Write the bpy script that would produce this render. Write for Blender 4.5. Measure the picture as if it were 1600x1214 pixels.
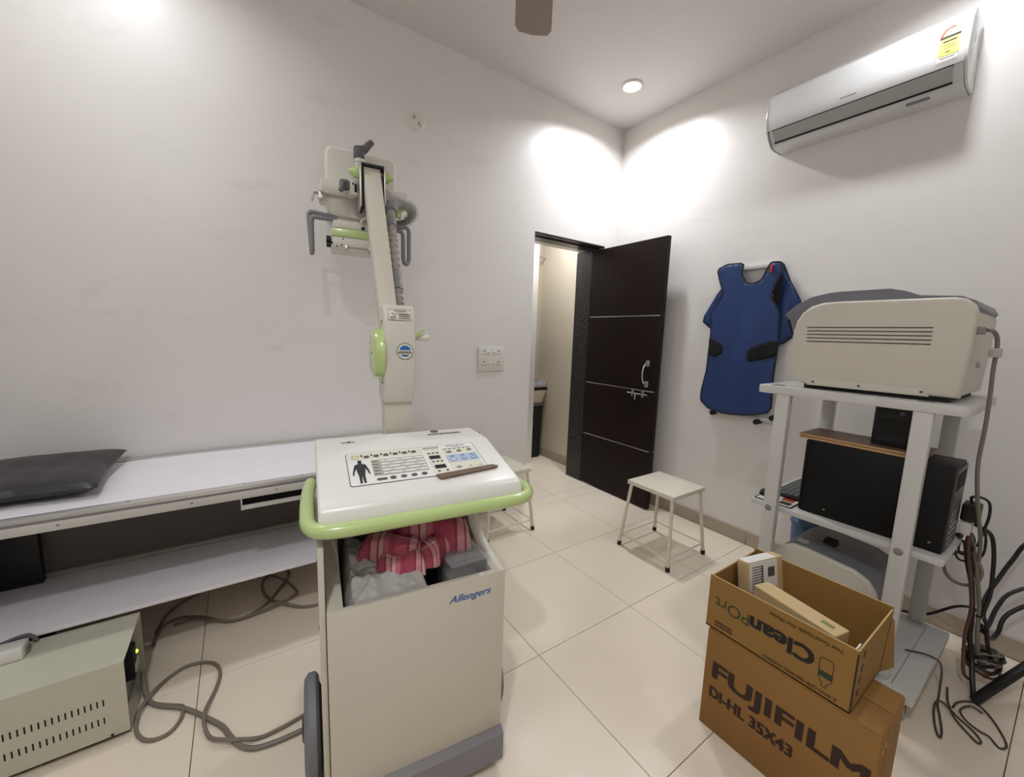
import bpy, bmesh, math, random
from mathutils import Vector, Matrix, noise
from mathutils.geometry import delaunay_2d_cdt

for o in list(bpy.data.objects):
    bpy.data.objects.remove(o, do_unlink=True)
SC = bpy.context.scene
COL = SC.collection
V = Vector
R = math.radians

# ------------------------------------------------------------------ camera
# world: room corner at the origin, wall_back on y=0 (room at y<0), wall_right on x=0 (room at x<0)
YAW, PITCH, ROLL, FPX = R(34.5567), R(7.5785), R(1.9118), 620.95
fwd = V((math.sin(YAW) * math.cos(PITCH), math.cos(YAW) * math.cos(PITCH), -math.sin(PITCH)))
rgt = V((math.cos(YAW), -math.sin(YAW), 0))
upv = rgt.cross(fwd)
r2 = rgt * math.cos(ROLL) + upv * math.sin(ROLL)
u2 = upv * math.cos(ROLL) - rgt * math.sin(ROLL)
cam = bpy.data.cameras.new('camera')
cam.sensor_fit = 'HORIZONTAL'
cam.sensor_width = 36.0
cam.lens = FPX / 1600 * 36.0
cam.clip_start = 0.02
camo = bpy.data.objects.new('camera', cam)
m3 = Matrix((r2, u2, -fwd)).transposed()
camo.matrix_world = Matrix.Translation((-2.823, -2.528, 1.370)) @ m3.to_4x4()
COL.objects.link(camo)
SC.camera = camo

# ------------------------------------------------------------------ world, light, exposure
world = bpy.data.worlds.new('world')
SC.world = world
world.use_nodes = True
bgn = world.node_tree.nodes.get('Background')
if bgn is None:
    bgn = world.node_tree.nodes.new('ShaderNodeBackground')
    wo = world.node_tree.nodes.new('ShaderNodeOutputWorld')
    world.node_tree.links.new(bgn.outputs[0], wo.inputs[0])
bgn.inputs[0].default_value = (0.9, 0.95, 1.0, 1)
bgn.inputs[1].default_value = 0.05
LAMP_W = 13.0
LAMP_COL = (0.915, 0.955, 1.0)
SC.view_settings.view_transform = 'Standard'
SC.view_settings.look = 'None'
SC.view_settings.gamma = 1.0
SC.view_settings.use_curve_mapping = False
SC.view_settings.exposure = 0.25

# ------------------------------------------------------------------ materials
def lin(c):
    out = []
    for v in c[:3]:
        v = v / 255.0
        out.append(v / 12.92 if v <= 0.04045 else ((v + 0.055) / 1.055) ** 2.4)
    return (out[0], out[1], out[2], 1.0)

MATS = {}
def mat(name, rgb, rough=0.5, metal=0.0, var=0.04, scale=12.0, bump=0.0, bscale=60.0, spec=0.5,
        coat=0.0, trans=0.0, alpha=1.0, emit=None, estr=0.0, rgb2=None, stretch=None):
    if name in MATS:
        return MATS[name]
    m = bpy.data.materials.new(name)
    m.use_nodes = True
    nt = m.node_tree
    b = nt.nodes['Principled BSDF']
    tc = nt.nodes.new('ShaderNodeTexCoord')
    src = tc.outputs['Object']
    if stretch:
        mp = nt.nodes.new('ShaderNodeMapping')
        mp.inputs['Scale'].default_value = stretch
        nt.links.new(src, mp.inputs[0])
        src = mp.outputs[0]
    nz = nt.nodes.new('ShaderNodeTexNoise')
    nz.inputs['Scale'].default_value = scale
    nz.inputs['Detail'].default_value = 4
    nt.links.new(src, nz.inputs['Vector'])
    cr = nt.nodes.new('ShaderNodeValToRGB')
    c = lin(rgb)
    if rgb2:
        c2 = lin(rgb2)
        cr.color_ramp.elements[0].color = c
        cr.color_ramp.elements[1].color = c2
        cr.color_ramp.elements[0].position = 0.35
        cr.color_ramp.elements[1].position = 0.65
    else:
        cr.color_ramp.elements[0].color = tuple(max(0, v * (1 - var)) for v in c[:3]) + (1,)
        cr.color_ramp.elements[1].color = tuple(min(1, v * (1 + var)) for v in c[:3]) + (1,)
    nt.links.new(nz.outputs['Fac'], cr.inputs[0])
    nt.links.new(cr.outputs[0], b.inputs['Base Color'])
    b.inputs['Roughness'].default_value = rough
    b.inputs['Metallic'].default_value = metal
    b.inputs['Specular IOR Level'].default_value = spec
    if coat:
        b.inputs['Coat Weight'].default_value = coat
        b.inputs['Coat Roughness'].default_value = 0.1
    if trans:
        b.inputs['Transmission Weight'].default_value = trans
    if alpha < 1:
        b.inputs['Alpha'].default_value = alpha
    if emit:
        b.inputs['Emission Color'].default_value = lin(emit)
        b.inputs['Emission Strength'].default_value = estr
    if bump:
        n2 = nt.nodes.new('ShaderNodeTexNoise')
        n2.inputs['Scale'].default_value = bscale
        n2.inputs['Detail'].default_value = 3
        nt.links.new(src, n2.inputs['Vector'])
        bp = nt.nodes.new('ShaderNodeBump')
        bp.inputs['Strength'].default_value = bump
        bp.inputs['Distance'].default_value = 0.01
        nt.links.new(n2.outputs['Fac'], bp.inputs['Height'])
        nt.links.new(bp.outputs[0], b.inputs['Normal'])
    MATS[name] = m
    return m

WALL = mat('wall_paint', (230, 225, 221), 0.32, var=0.03, scale=1.6, bump=0.05, bscale=7, spec=0.45)
def wall_scuffs(m):
    """faint smudges and scuffs on the paint of the lower wall"""
    nt = m.node_tree
    b = nt.nodes['Principled BSDF']
    base = b.inputs['Base Color'].links[0].from_socket
    tc = nt.nodes.new('ShaderNodeTexCoord')
    mp = nt.nodes.new('ShaderNodeMapping')
    mp.inputs['Scale'].default_value = (1.0, 1.0, 2.2)
    n = nt.nodes.new('ShaderNodeTexNoise')
    n.inputs['Scale'].default_value = 3.1
    n.inputs['Detail'].default_value = 8
    n.inputs['Roughness'].default_value = 0.72
    r = nt.nodes.new('ShaderNodeMapRange')
    r.inputs['From Min'].default_value = 0.57
    r.inputs['From Max'].default_value = 0.80
    r.inputs['To Max'].default_value = 0.22
    mx = nt.nodes.new('ShaderNodeMixRGB')
    mx.inputs[2].default_value = lin((150, 138, 128))
    nt.links.new(tc.outputs['Object'], mp.inputs[0])
    nt.links.new(mp.outputs[0], n.inputs['Vector'])
    nt.links.new(n.outputs['Fac'], r.inputs['Value'])
    nt.links.new(r.outputs[0], mx.inputs[0])
    nt.links.new(base, mx.inputs[1])
    nt.links.new(mx.outputs[0], b.inputs['Base Color'])
wall_scuffs(WALL)
CEIL = mat('ceiling_paint', (224, 220, 215), 0.6, var=0.02, scale=1.2)
TILE = mat('floor_tile_glaze', (238, 224, 204), 0.16, var=0.05, scale=2.2, spec=0.5, bump=0.012, bscale=3)
GROUT = mat('tile_grout', (120, 106, 92), 0.8)
SKIRT = mat('skirting_tile_glaze', (176, 163, 146), 0.25, var=0.06, scale=5)
DOORW = mat('door_laminate', (33, 19, 17), 0.42, rgb2=(23, 13, 12), scale=9, stretch=(6, 6, 0.5), spec=0.22)
GRANITE = mat('black_granite', (16, 16, 17), 0.25, rgb2=(44, 42, 41), scale=55)
FRAMEM = mat('door_frame_black', (24, 21, 20), 0.35)
STEEL = mat('brushed_steel', (190, 188, 184), 0.3, metal=1.0)
CHROME = mat('chrome', (205, 205, 205), 0.15, metal=1.0)
ALU = mat('aluminium', (214, 213, 212), 0.3, metal=0.75)
CREAM = mat('cream_powdercoat', (208, 201, 186), 0.35, var=0.03, scale=6, spec=0.5)
HEADW = mat('head_cream_plastic', (214, 209, 198), 0.4, var=0.03)
CONSOLE = mat('console_white', (232, 229, 222), 0.3, var=0.02, scale=5, spec=0.5)
GREEN = mat('lime_green_paint', (188, 208, 138), 0.22, var=0.05, scale=9, coat=0.3)
WHEELG = mat('wheel_grey_rubber', (122, 122, 126), 0.55)
DGREY = mat('dark_grey_plastic', (92, 92, 94), 0.5)
MGREY = mat('mid_grey_plastic', (134, 130, 133), 0.5)
HGREY = mat('handle_grey_coating', (128, 127, 130), 0.45)
BLACK = mat('black_plastic', (14, 14, 15), 0.45)
SATBLACK = mat('black_computer_steel', (9, 9, 10), 0.5, spec=0.3)
RUBBER = mat('black_rubber', (22, 21, 20), 0.7)
LEATHER = mat('black_leatherette', (38, 37, 39), 0.38, var=0.08, bump=0.12, bscale=140)
TABTOP = mat('table_top_laminate', (240, 236, 240), 0.3, var=0.03, scale=4)
TABW = mat('table_white_steel', (206, 203, 196), 0.4, var=0.04)
TABG = mat('table_rail_greenish', (150, 152, 138), 0.45)
GENB = mat('generator_beige_steel', (204, 201, 182), 0.4, var=0.03)
SLOT = mat('slot_dark', (18, 16, 14), 0.8)
CABLEG = mat('grey_cable', (126, 117, 105), 0.5)
CABLEB = mat('black_cable', (20, 18, 18), 0.45)
CABLED = mat('dark_taupe_cable', (74, 66, 58), 0.5)
CABLEBR = mat('brown_cable', (96, 62, 48), 0.5)
STOOLM = mat('stool_cream_paint', (222, 216, 198), 0.35, var=0.03)
ACW = mat('ac_white_plastic', (222, 221, 220), 0.16, spec=0.6, coat=0.3)
ACG = mat('ac_grey_plastic', (176, 174, 172), 0.35)
SWITCH = mat('switch_plate_plastic', (222, 219, 208), 0.3)
BEIGE = mat('printer_beige_plastic', (206, 200, 186), 0.45, var=0.02, bump=0.03, bscale=300)
PGREY = mat('printer_grey_lid', (112, 112, 118), 0.45)
TROLLEY = mat('trolley_white_steel', (206, 204, 199), 0.35, var=0.03)
CARD = mat('cardboard', (146, 110, 54), 0.8, var=0.09, scale=5, bump=0.05, bscale=60)
CARD2 = mat('cardboard_brown', (144, 104, 52), 0.8, var=0.09, scale=5, bump=0.05, bscale=60)
CARDE = mat('cardboard_edge', (190, 158, 106), 0.85, var=0.1, scale=40)
CARTON = mat('pale_carton', (202, 176, 130), 0.75, var=0.05)
PAPER = mat('white_paper', (228, 224, 216), 0.7)
INK = mat('black_print', (26, 20, 17), 0.7)
INKB = mat('brown_black_print', (52, 30, 20), 0.75)
INKG = mat('dark_green_print', (42, 60, 40), 0.7)
INKBLUE = mat('blue_print', (32, 104, 160), 0.45)
PLY = mat('brown_laminate_board', (104, 78, 62), 0.4, rgb2=(128, 98, 76), scale=5)
PLYE = mat('board_edge_wood', (188, 150, 104), 0.7)
BLUEP = mat('blue_plastic', (84, 108, 144), 0.5)
OVERLAY = mat('overlay_cream', (226, 223, 206), 0.35)
OVWHITE = mat('overlay_white', (236, 235, 230), 0.35)
OVGREY = mat('overlay_grey', (176, 170, 160), 0.4)
OVBLUE = mat('overlay_pale_blue', (182, 196, 218), 0.4)
DISPLAY = mat('display_dark', (22, 20, 44), 0.15)
FIGURE = mat('figure_print', (40, 48, 52), 0.5)
BUTTON = mat('button_grey', (86, 84, 80), 0.5)
BADGEB = mat('badge_blue', (38, 108, 180), 0.35)
YELLOW = mat('label_yellow', (232, 226, 120), 0.5)
RED = mat('label_red', (178, 60, 36), 0.5)
WOODSTRIP = mat('wood_strip', (126, 104, 84), 0.55, rgb2=(104, 84, 66), scale=10, stretch=(1, 12, 12))
BAGG = mat('grey_bag_cloth', (172, 168, 162), 0.55, var=0.05, bump=0.15, bscale=30)
CLEARP = mat('clear_plastic', (206, 208, 210), 0.1, trans=0.3, alpha=0.34)
HOSEM = mat('corrugated_hose_grey', (150, 143, 134), 0.45)
FILMP = mat('plastic_film', (226, 224, 220), 0.12, alpha=0.3, trans=0.2)
FANM = mat('fan_brown', (150, 134, 124), 0.45)
LED = mat('led_green', (200, 255, 60), 0.4, emit=(200, 255, 60), estr=3.0)
LENS = mat('downlight_lens', (255, 252, 245), 0.4, emit=(255, 246, 232), estr=12.0)
NAVY = mat('apron_navy_vinyl', (26, 52, 104), 0.5, var=0.12, scale=5, bump=0.08, bscale=90)
VELCRO = mat('black_velcro', (10, 11, 15), 0.9)
PIPING = mat('black_piping', (14, 16, 26), 0.6)
INWALL = mat('inner_room_wall', (214, 203, 182), 0.5, var=0.04, scale=2)

def plaid_mat():
    m = bpy.data.materials.new('pink_plaid_towel')
    m.use_nodes = True
    nt = m.node_tree
    b = nt.nodes['Principled BSDF']
    b.inputs['Roughness'].default_value = 0.95
    b.inputs['Specular IOR Level'].default_value = 0.1
    tc = nt.nodes.new('ShaderNodeTexCoord')
    sx = nt.nodes.new('ShaderNodeSeparateXYZ')
    uvn = nt.nodes.new('ShaderNodeUVMap')
    nt.links.new(uvn.outputs[0], sx.inputs[0])
    def bands(axis, freq, stops):
        mu = nt.nodes.new('ShaderNodeMath'); mu.operation = 'MULTIPLY'; mu.inputs[1].default_value = freq
        fr = nt.nodes.new('ShaderNodeMath'); fr.operation = 'FRACT'
        cr = nt.nodes.new('ShaderNodeValToRGB'); cr.color_ramp.interpolation = 'CONSTANT'
        els = cr.color_ramp.elements
        while len(els) < len(stops):
            els.new(0.5)
        for e, (p, c) in zip(els, stops):
            e.position = p; e.color = lin(c)
        nt.links.new(sx.outputs[axis], mu.inputs[0]); nt.links.new(mu.outputs[0], fr.inputs[0]); nt.links.new(fr.outputs[0], cr.inputs[0])
        return cr.outputs[0]
    a = bands(0, 1.7, [(0, (168, 62, 88)), (0.30, (98, 30, 48)), (0.36, (222, 160, 164)), (0.52, (120, 50, 62)), (0.57, (226, 196, 186)), (0.68, (196, 110, 126)), (0.84, (150, 40, 66))])
    c = bands(1, 1.3, [(0, (190, 110, 124)), (0.35, (214, 140, 150)), (0.5, (232, 214, 204)), (0.6, (160, 56, 80)), (0.9, (100, 36, 52))])
    mx = nt.nodes.new('ShaderNodeMixRGB'); mx.inputs[0].default_value = 0.38
    nt.links.new(a, mx.inputs[1]); nt.links.new(c, mx.inputs[2])
    nt.links.new(mx.outputs[0], b.inputs['Base Color'])
    nz = nt.nodes.new('ShaderNodeTexNoise'); nz.inputs['Scale'].default_value = 300
    bp = nt.nodes.new('ShaderNodeBump'); bp.inputs['Strength'].default_value = 0.4; bp.inputs['Distance'].default_value = 0.003
    nt.links.new(tc.outputs['Object'], nz.inputs['Vector']); nt.links.new(nz.outputs['Fac'], bp.inputs['Height']); nt.links.new(bp.outputs[0], b.inputs['Normal'])
    return m
PLAID = plaid_mat()

# ------------------------------------------------------------------ geometry helpers
def spline(pts, sub=6, closed=False):
    pts = [V(p) for p in pts]
    n = len(pts)
    out = []
    rng = n if closed else n - 1
    for i in range(rng):
        if closed:
            p0, p1, p2, p3 = pts[(i - 1) % n], pts[i], pts[(i + 1) % n], pts[(i + 2) % n]
        else:
            p0, p1, p2, p3 = pts[max(i - 1, 0)], pts[i], pts[i + 1], pts[min(i + 2, n - 1)]
        for k in range(sub):
            t = k / sub
            out.append(0.5 * ((2 * p1) + (p2 - p0) * t + (2 * p0 - 5 * p1 + 4 * p2 - p3) * t * t + (3 * p1 - p0 - 3 * p2 + p3) * t ** 3))
    if not closed:
        out.append(pts[-1])
    return out

class B:
    def __init__(self):
        self.bm = bmesh.new()
    def _add(self, t, M=None):
        if M is not None:
            t.transform(M)
        me = bpy.data.meshes.new('tmp')
        t.to_mesh(me); t.free()
        self.bm.from_mesh(me)
        bpy.data.meshes.remove(me)
        return self
    def box(self, x0, x1, y0, y1, z0, z1, bev=0.0, seg=2, M=None):
        t = bmesh.new()
        bmesh.ops.create_cube(t, size=1)
        for v in t.verts:
            v.co = V(((x0 + x1) / 2 + v.co.x * (x1 - x0), (y0 + y1) / 2 + v.co.y * (y1 - y0), (z0 + z1) / 2 + v.co.z * (z1 - z0)))
        if bev > 0:
            bmesh.ops.bevel(t, geom=t.edges[:], offset=bev, segments=seg, affect='EDGES', profile=0.5, clamp_overlap=True)
        return self._add(t, M)
    def hexa(self, bot, top, bev=0.0, seg=2):
        t = bmesh.new()
        vs = [t.verts.new(p) for p in list(bot) + list(top)]
        for f in ((0, 1, 2, 3), (4, 5, 6, 7), (0, 1, 5, 4), (1, 2, 6, 5), (2, 3, 7, 6), (3, 0, 4, 7)):
            t.faces.new([vs[i] for i in f])
        bmesh.ops.recalc_face_normals(t, faces=t.faces[:])
        if bev:
            bmesh.ops.bevel(t, geom=t.edges[:], offset=bev, segments=seg, affect='EDGES', profile=0.5, clamp_overlap=True)
        return self._add(t)
    def prism(self, poly, axis, a, b, bev=0.0, seg=2, M=None):
        t = bmesh.new()
        def P(p, h):
            return (h, p[0], p[1]) if axis == 'x' else ((p[0], h, p[1]) if axis == 'y' else (p[0], p[1], h))
        lo = [t.verts.new(P(p, a)) for p in poly]
        hi = [t.verts.new(P(p, b)) for p in poly]
        n = len(poly)
        t.faces.new(lo); t.faces.new(hi)
        for i in range(n):
            t.faces.new((lo[i], lo[(i + 1) % n], hi[(i + 1) % n], hi[i]))
        bmesh.ops.recalc_face_normals(t, faces=t.faces[:])
        if bev:
            ed = [e for e in t.edges if (e.verts[0] in lo) == (e.verts[1] in lo)]
            bmesh.ops.bevel(t, geom=ed, offset=bev, segments=seg, affect='EDGES', profile=0.5, clamp_overlap=True)
        return self._add(t, M)
    def cyl(self, p0, p1, r0, r1=None, n=20, cap=True):
        p0, p1 = V(p0), V(p1)
        r1 = r0 if r1 is None else r1
        d = p1 - p0
        q = d.to_track_quat('Z', 'Y').to_matrix()
        t = bmesh.new()
        A, Bv = [], []
        for i in range(n):
            a = 2 * math.pi * i / n
            e = q @ V((math.cos(a), math.sin(a), 0))
            A.append(t.verts.new(p0 + e * r0)); Bv.append(t.verts.new(p1 + e * r1))
        for i in range(n):
            t.faces.new((A[i], A[(i + 1) % n], Bv[(i + 1) % n], Bv[i]))
        if cap:
            t.faces.new(A[::-1]); t.faces.new(Bv)
        return self._add(t)
    def lathe(self, prof, p0, axis=(0, 0, 1), n=28):
        """prof: (radius, height) along axis from p0"""
        q = V(axis).to_track_quat('Z', 'Y').to_matrix()
        p0 = V(p0)
        t = bmesh.new()
        rings = []
        for r, h in prof:
            if r < 1e-6:
                rings.append([t.verts.new(p0 + q @ V((0, 0, h)))])
            else:
                rings.append([t.verts.new(p0 + q @ V((r * math.cos(2 * math.pi * i / n), r * math.sin(2 * math.pi * i / n), h))) for i in range(n)])
        for A, C in zip(rings, rings[1:]):
            for i in range(n):
                j = (i + 1) % n
                if len(A) == 1 and len(C) == 1:
                    continue
                if len(A) == 1:
                    t.faces.new((A[0], C[i], C[j]))
                elif len(C) == 1:
                    t.faces.new((A[i], A[j], C[0]))
                else:
                    t.faces.new((A[i], A[j], C[j], C[i]))
        bmesh.ops.recalc_face_normals(t, faces=t.faces[:])
        return self._add(t)
    def tube(self, pts, r, n=10, sub=6, closed=False, rfn=None, raw=False):
        P = [V(p) for p in pts] if raw else spline(pts, sub, closed)
        m = len(P)
        t = bmesh.new()
        rings = []
        T0 = (P[1] - P[0]).normalized()
        N = T0.orthogonal().normalized()
        for i in range(m):
            a = P[(i - 1) % m] if (closed or i > 0) else P[0]
            c = P[(i + 1) % m] if (closed or i < m - 1) else P[-1]
            T = (c - a)
            if T.length < 1e-9:
                T = T0
            T = T.normalized()
            N = (N - T * N.dot(T))
            if N.length < 1e-6:
                N = T.orthogonal()
            N = N.normalized()
            Bn = T.cross(N)
            rr = rfn(i, m) if rfn else r
            rings.append([t.verts.new(P[i] + (N * math.cos(2 * math.pi * k / n) + Bn * math.sin(2 * math.pi * k / n)) * rr) for k in range(n)])
        for i in range(m if closed else m - 1):
            A, C = rings[i], rings[(i + 1) % m]
            for k in range(n):
                t.faces.new((A[k], A[(k + 1) % n], C[(k + 1) % n], C[k]))
        if not closed:
            t.faces.new(rings[0][::-1]); t.faces.new(rings[-1])
        return self._add(t)
    def quad(self, a, b, c, d):
        t = bmesh.new()
        t.faces.new([t.verts.new(p) for p in (a, b, c, d)])
        return self._add(t)
    def ellipse(self, c, u, v, a, b, n=20, h=0.0):
        """flat ellipse (thin disc) at c in plane u,v"""
        c, u, v = V(c), V(u).normalized(), V(v).normalized()
        w = u.cross(v)
        t = bmesh.new()
        top = [t.verts.new(c + u * a * math.cos(2 * math.pi * i / n) + v * b * math.sin(2 * math.pi * i / n) + w * h) for i in range(n)]
        t.faces.new(top)
        if h:
            bot = [t.verts.new(x.co - w * h) for x in top]
            for i in range(n):
                t.faces.new((bot[i], bot[(i + 1) % n], top[(i + 1) % n], top[i]))
        return self._add(t)
    def ring(self, c, u, v, a, b, w, h=0.0005, n=24):
        c, u, v = V(c), V(u).normalized(), V(v).normalized()
        nn = u.cross(v) * h
        t = bmesh.new()
        o = [t.verts.new(c + u * a * math.cos(2 * math.pi * i / n) + v * b * math.sin(2 * math.pi * i / n) + nn) for i in range(n)]
        q = [t.verts.new(c + u * (a - w) * math.cos(2 * math.pi * i / n) + v * (b - w) * math.sin(2 * math.pi * i / n) + nn) for i in range(n)]
        for i in range(n):
            j = (i + 1) % n
            t.faces.new((o[i], o[j], q[j], q[i]))
        return self._add(t)
    def sheet(self, outline, spacing, fn, thick=0.0, seed=1):
        """triangulated sheet inside a 2D outline, mapped by fn(u,v)->3D"""
        rnd = random.Random(seed)
        pts = []
        n = len(outline)
        for i in range(n):
            a, b = V(outline[i]), V(outline[(i + 1) % n])
            k = max(1, int((b - a).length / spacing))
            for j in range(k):
                pts.append(a.lerp(b, j / k))
        nb = len(pts)
        edges = [(i, (i + 1) % nb) for i in range(nb)]
        us = [p.x for p in pts]; vs = [p.y for p in pts]
        u = min(us) + spacing * 0.5
        row = 0
        while u < max(us):
            v = min(vs) + spacing * (0.5 + 0.5 * (row % 2))
            while v < max(vs):
                ins = False
                for i in range(nb):
                    a, b = pts[i], pts[(i + 1) % nb]
                    if (a.y > v) != (b.y > v) and u < (b.x - a.x) * (v - a.y) / (b.y - a.y) + a.x:
                        ins = not ins
                if ins and min((V((u, v)) - p).length for p in pts[:nb]) > spacing * 0.5:
                    pts.append(V((u, v)))
                v += spacing
            u += spacing * 0.87
            row += 1
        vo, eo, fo, _, _, _ = delaunay_2d_cdt([V((p.x, p.y)) for p in pts], edges, [list(range(nb))], 1, 1e-6)
        t = bmesh.new()
        vv = [t.verts.new(fn(p.x, p.y)) for p in vo]
        for f in fo:
            try:
                t.faces.new([vv[i] for i in f])
            except ValueError:
                pass
        bmesh.ops.recalc_face_normals(t, faces=t.faces[:])
        if thick:
            bmesh.ops.solidify(t, geom=t.faces[:], thickness=thick)
        return self._add(t)
    def grid(self, nu, nv, fn, uv=False):
        t = bmesh.new()
        L = t.loops.layers.uv.new('UVMap') if uv else None
        g = [[t.verts.new(fn(i / nu, j / nv)) for j in range(nv + 1)] for i in range(nu + 1)]
        for i in range(nu):
            for j in range(nv):
                f = t.faces.new((g[i][j], g[i + 1][j], g[i + 1][j + 1], g[i][j + 1]))
                if uv:
                    for lp, (a, b) in zip(f.loops, ((i, j), (i + 1, j), (i + 1, j + 1), (i, j + 1))):
                        lp[L].uv = (a / nu, b / nv)
        return self._add(t)
    def build(self, name, material, parent=None, smooth=35, loc=None):
        me = bpy.data.meshes.new(name)
        bmesh.ops.remove_doubles(self.bm, verts=self.bm.verts[:], dist=1e-6)
        self.bm.to_mesh(me); self.bm.free()
        me.materials.append(material)
        if smooth:
            for p in me.polygons:
                p.use_smooth = True
            me.set_sharp_from_angle(angle=R(smooth))
        o = bpy.data.objects.new(name, me)
        COL.objects.link(o)
        if parent is not None:
            o.parent = parent
        if loc is not None:
            o.location = loc
        return o

def tag(o, label, cat, group=None):
    o['label'] = label
    o['category'] = cat
    if group:
        o['group'] = group
    return o
def thing(name, label, cat, loc=(0, 0, 0), rz=0.0, group=None):
    o = bpy.data.objects.new(name, None)
    o.empty_display_size = 0.1
    COL.objects.link(o)
    o.location = loc
    o.rotation_euler = (0, 0, rz)
    return tag(o, label, cat, group)
def struct(o):
    o['kind'] = 'structure'
    return o
def copy_tree(src, parent=None):
    c = src.copy()
    COL.objects.link(c)
    c.parent = parent
    for ch in src.children:
        copy_tree(ch, c)
    return c

def text_obj(name, s, material, parent, org, u, v, w, h, shear=0.0, bold=0.0, lift=0.0006, ext=0.0):
    """flat lettering fitted to a w x h field; org = lower left corner, u = reading direction, v = up"""
    cu = bpy.data.curves.new('txt', 'FONT')
    cu.body = s
    cu.size = 1.0
    cu.shear = shear
    cu.resolution_u = 3
    to = bpy.data.objects.new('txt', cu)
    COL.objects.link(to)
    dg = bpy.context.evaluated_depsgraph_get()
    me = bpy.data.meshes.new_from_object(to.evaluated_get(dg))
    bpy.data.objects.remove(to, do_unlink=True)
    bpy.data.curves.remove(cu)
    xs = [p.co.x for p in me.vertices]; ys = [p.co.y for p in me.vertices]
    x0, x1, y0, y1 = min(xs), max(xs), min(ys), max(ys)
    u, v, org = V(u).normalized(), V(v).normalized(), V(org)
    nrm = u.cross(v).normalized() * lift
    nb = bold * h * 1.6
    vs0 = [p.co.copy() for p in me.vertices]
    fs0 = [list(p.vertices) for p in me.polygons]
    vs1, fs1 = [], []
    for q, (du, dv) in enumerate(((0, 0), (-nb, -nb * .6), (nb, -nb * .6), (-nb, nb * .6), (nb, nb * .6)) if bold > 0 else ((0, 0),)):
        k0 = len(vs1)
        for c in vs0:
            vs1.append(org + u * ((c.x - x0) / (x1 - x0) * w + du) + v * ((c.y - y0) / (y1 - y0) * h + dv) + nrm * (1 + .12 * q))
        fs1 += [[i + k0 for i in f] for f in fs0]
    bpy.data.meshes.remove(me)
    me = bpy.data.meshes.new(name)
    me.from_pydata(vs1, [], fs1)
    me.materials.append(material)
    o = bpy.data.objects.new(name, me)
    COL.objects.link(o)
    if parent is not None:
        o.parent = parent
    return o

def rounded(x0, x1, y0, y1, r, n=5):
    out = []
    for cx, cy, a0 in ((x1 - r, y0 + r, -90), (x1 - r, y1 - r, 0), (x0 + r, y1 - r, 90), (x0 + r, y0 + r, 180)):
        for k in range(n + 1):
            a = R(a0 + 90 * k / n)
            out.append((cx + r * math.cos(a), cy + r * math.sin(a)))
    return out

# ================================================================== THE ROOM
H = 3.1436
XL, YF = -3.70, -3.05          # left and front walls (behind / beside the camera)
JX, JY, TS = -0.0114, -0.1341, 0.6
DX0, DX1, DH, WT = -0.917, -0.150, 2.166, 0.33    # door opening and wall thickness

fl = struct(B().box(XL - .1, 0.4, YF - .1, 1.7, -0.12, -0.0085).build('floor', GROUT, smooth=0))
def tiles(parent, xa, xb, ya, yb):
    def cuts(a, b, j):
        k = math.ceil((a - j) / TS)
        c = [a]
        while j + k * TS < b:
            if j + k * TS > a + 0.004:
                c.append(j + k * TS)
            k += 1
        c.append(b)
        return c
    xs, ys = cuts(xa, xb, JX), cuts(ya, yb, JY)
    cache = {}
    for i in range(len(xs) - 1):
        for j in range(len(ys) - 1):
            w, d = xs[i + 1] - xs[i], ys[j + 1] - ys[j]
            if w < 0.02 or d < 0.02:
                continue
            key = (round(w, 3), round(d, 3))
            if key not in cache:
                g = 0.0013
                o = B().box(g, w - g, g, d - g, -0.0085, 0.0, bev=0.0008, seg=1).build('floor_tile', TILE, parent, smooth=0)
                cache[key] = o.data
            else:
                o = bpy.data.objects.new('floor_tile', cache[key])
                COL.objects.link(o); o.parent = parent
            o.location = (xs[i], ys[j], 0)
tiles(fl, XL, 0.0, YF, 0.0)
tiles(fl, DX0, DX1, 0.0, WT)
tiles(fl, -1.6, 0.03, WT, 1.1)

struct(B().box(XL - .1, 0.1, YF - .1, 0.02, H, H + 0.1).build('ceiling', CEIL, smooth=0))
# wall with the door opening
wb = B()
wb.box(XL - .1, DX0, 0, WT, 0, H)
wb.box(DX0, DX1, 0, WT, DH, H)
wb.box(DX1, 0.1, 0, WT, 0, H)
struct(wb.build('wall_back', WALL, smooth=0))
struct(B().box(0, 0.1, YF - .1, 0, 0, H).build('wall_right', WALL, smooth=0))
struct(B().box(XL - .1, XL, YF - .1, 0, 0, H).build('wall_left', WALL, smooth=0))
struct(B().box(XL, 0, YF - .1, YF, 0, H).build('wall_front', WALL, smooth=0))

def skirting(name, along, a, b, fixed, jo, side=1):
    """tiled skirting: a thin setting strip with separate tiles on it"""
    t, hgt = 0.010, 0.092
    base = B()
    if along == 'y':
        base.box(fixed - 0.004, fixed, a, b, 0, hgt - 0.002)
    else:
        base.box(a, b, fixed - 0.004 * side, fixed, 0, hgt - 0.002)
    bo = struct(base.build(name, GROUT, smooth=0))
    cs = [a]
    k = math.ceil((a - jo) / TS)
    while jo + k * TS < b:
        if jo + k * TS - cs[-1] > 0.03:
            cs.append(jo + k * TS)
        k += 1
    cs.append(b)
    for p, q in zip(cs, cs[1:]):
        if along == 'y':
            B().box(fixed - t, fixed - 0.003, p + .001, q - .001, 0, hgt, bev=0.0015, seg=1).build('skirting_tile', SKIRT, bo, smooth=0)
        else:
            lo, hi = sorted((fixed - t * side, fixed - 0.003 * side))
            B().box(p + .001, q - .001, lo, hi, 0, hgt, bev=0.0015, seg=1).build('skirting_tile', SKIRT, bo, smooth=0)
skirting('baseboard_right', 'y', YF, -0.0, 0.0, JY)
skirting('baseboard_back', 'x', XL, DX0 - 0.002, 0.0, JX)
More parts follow.
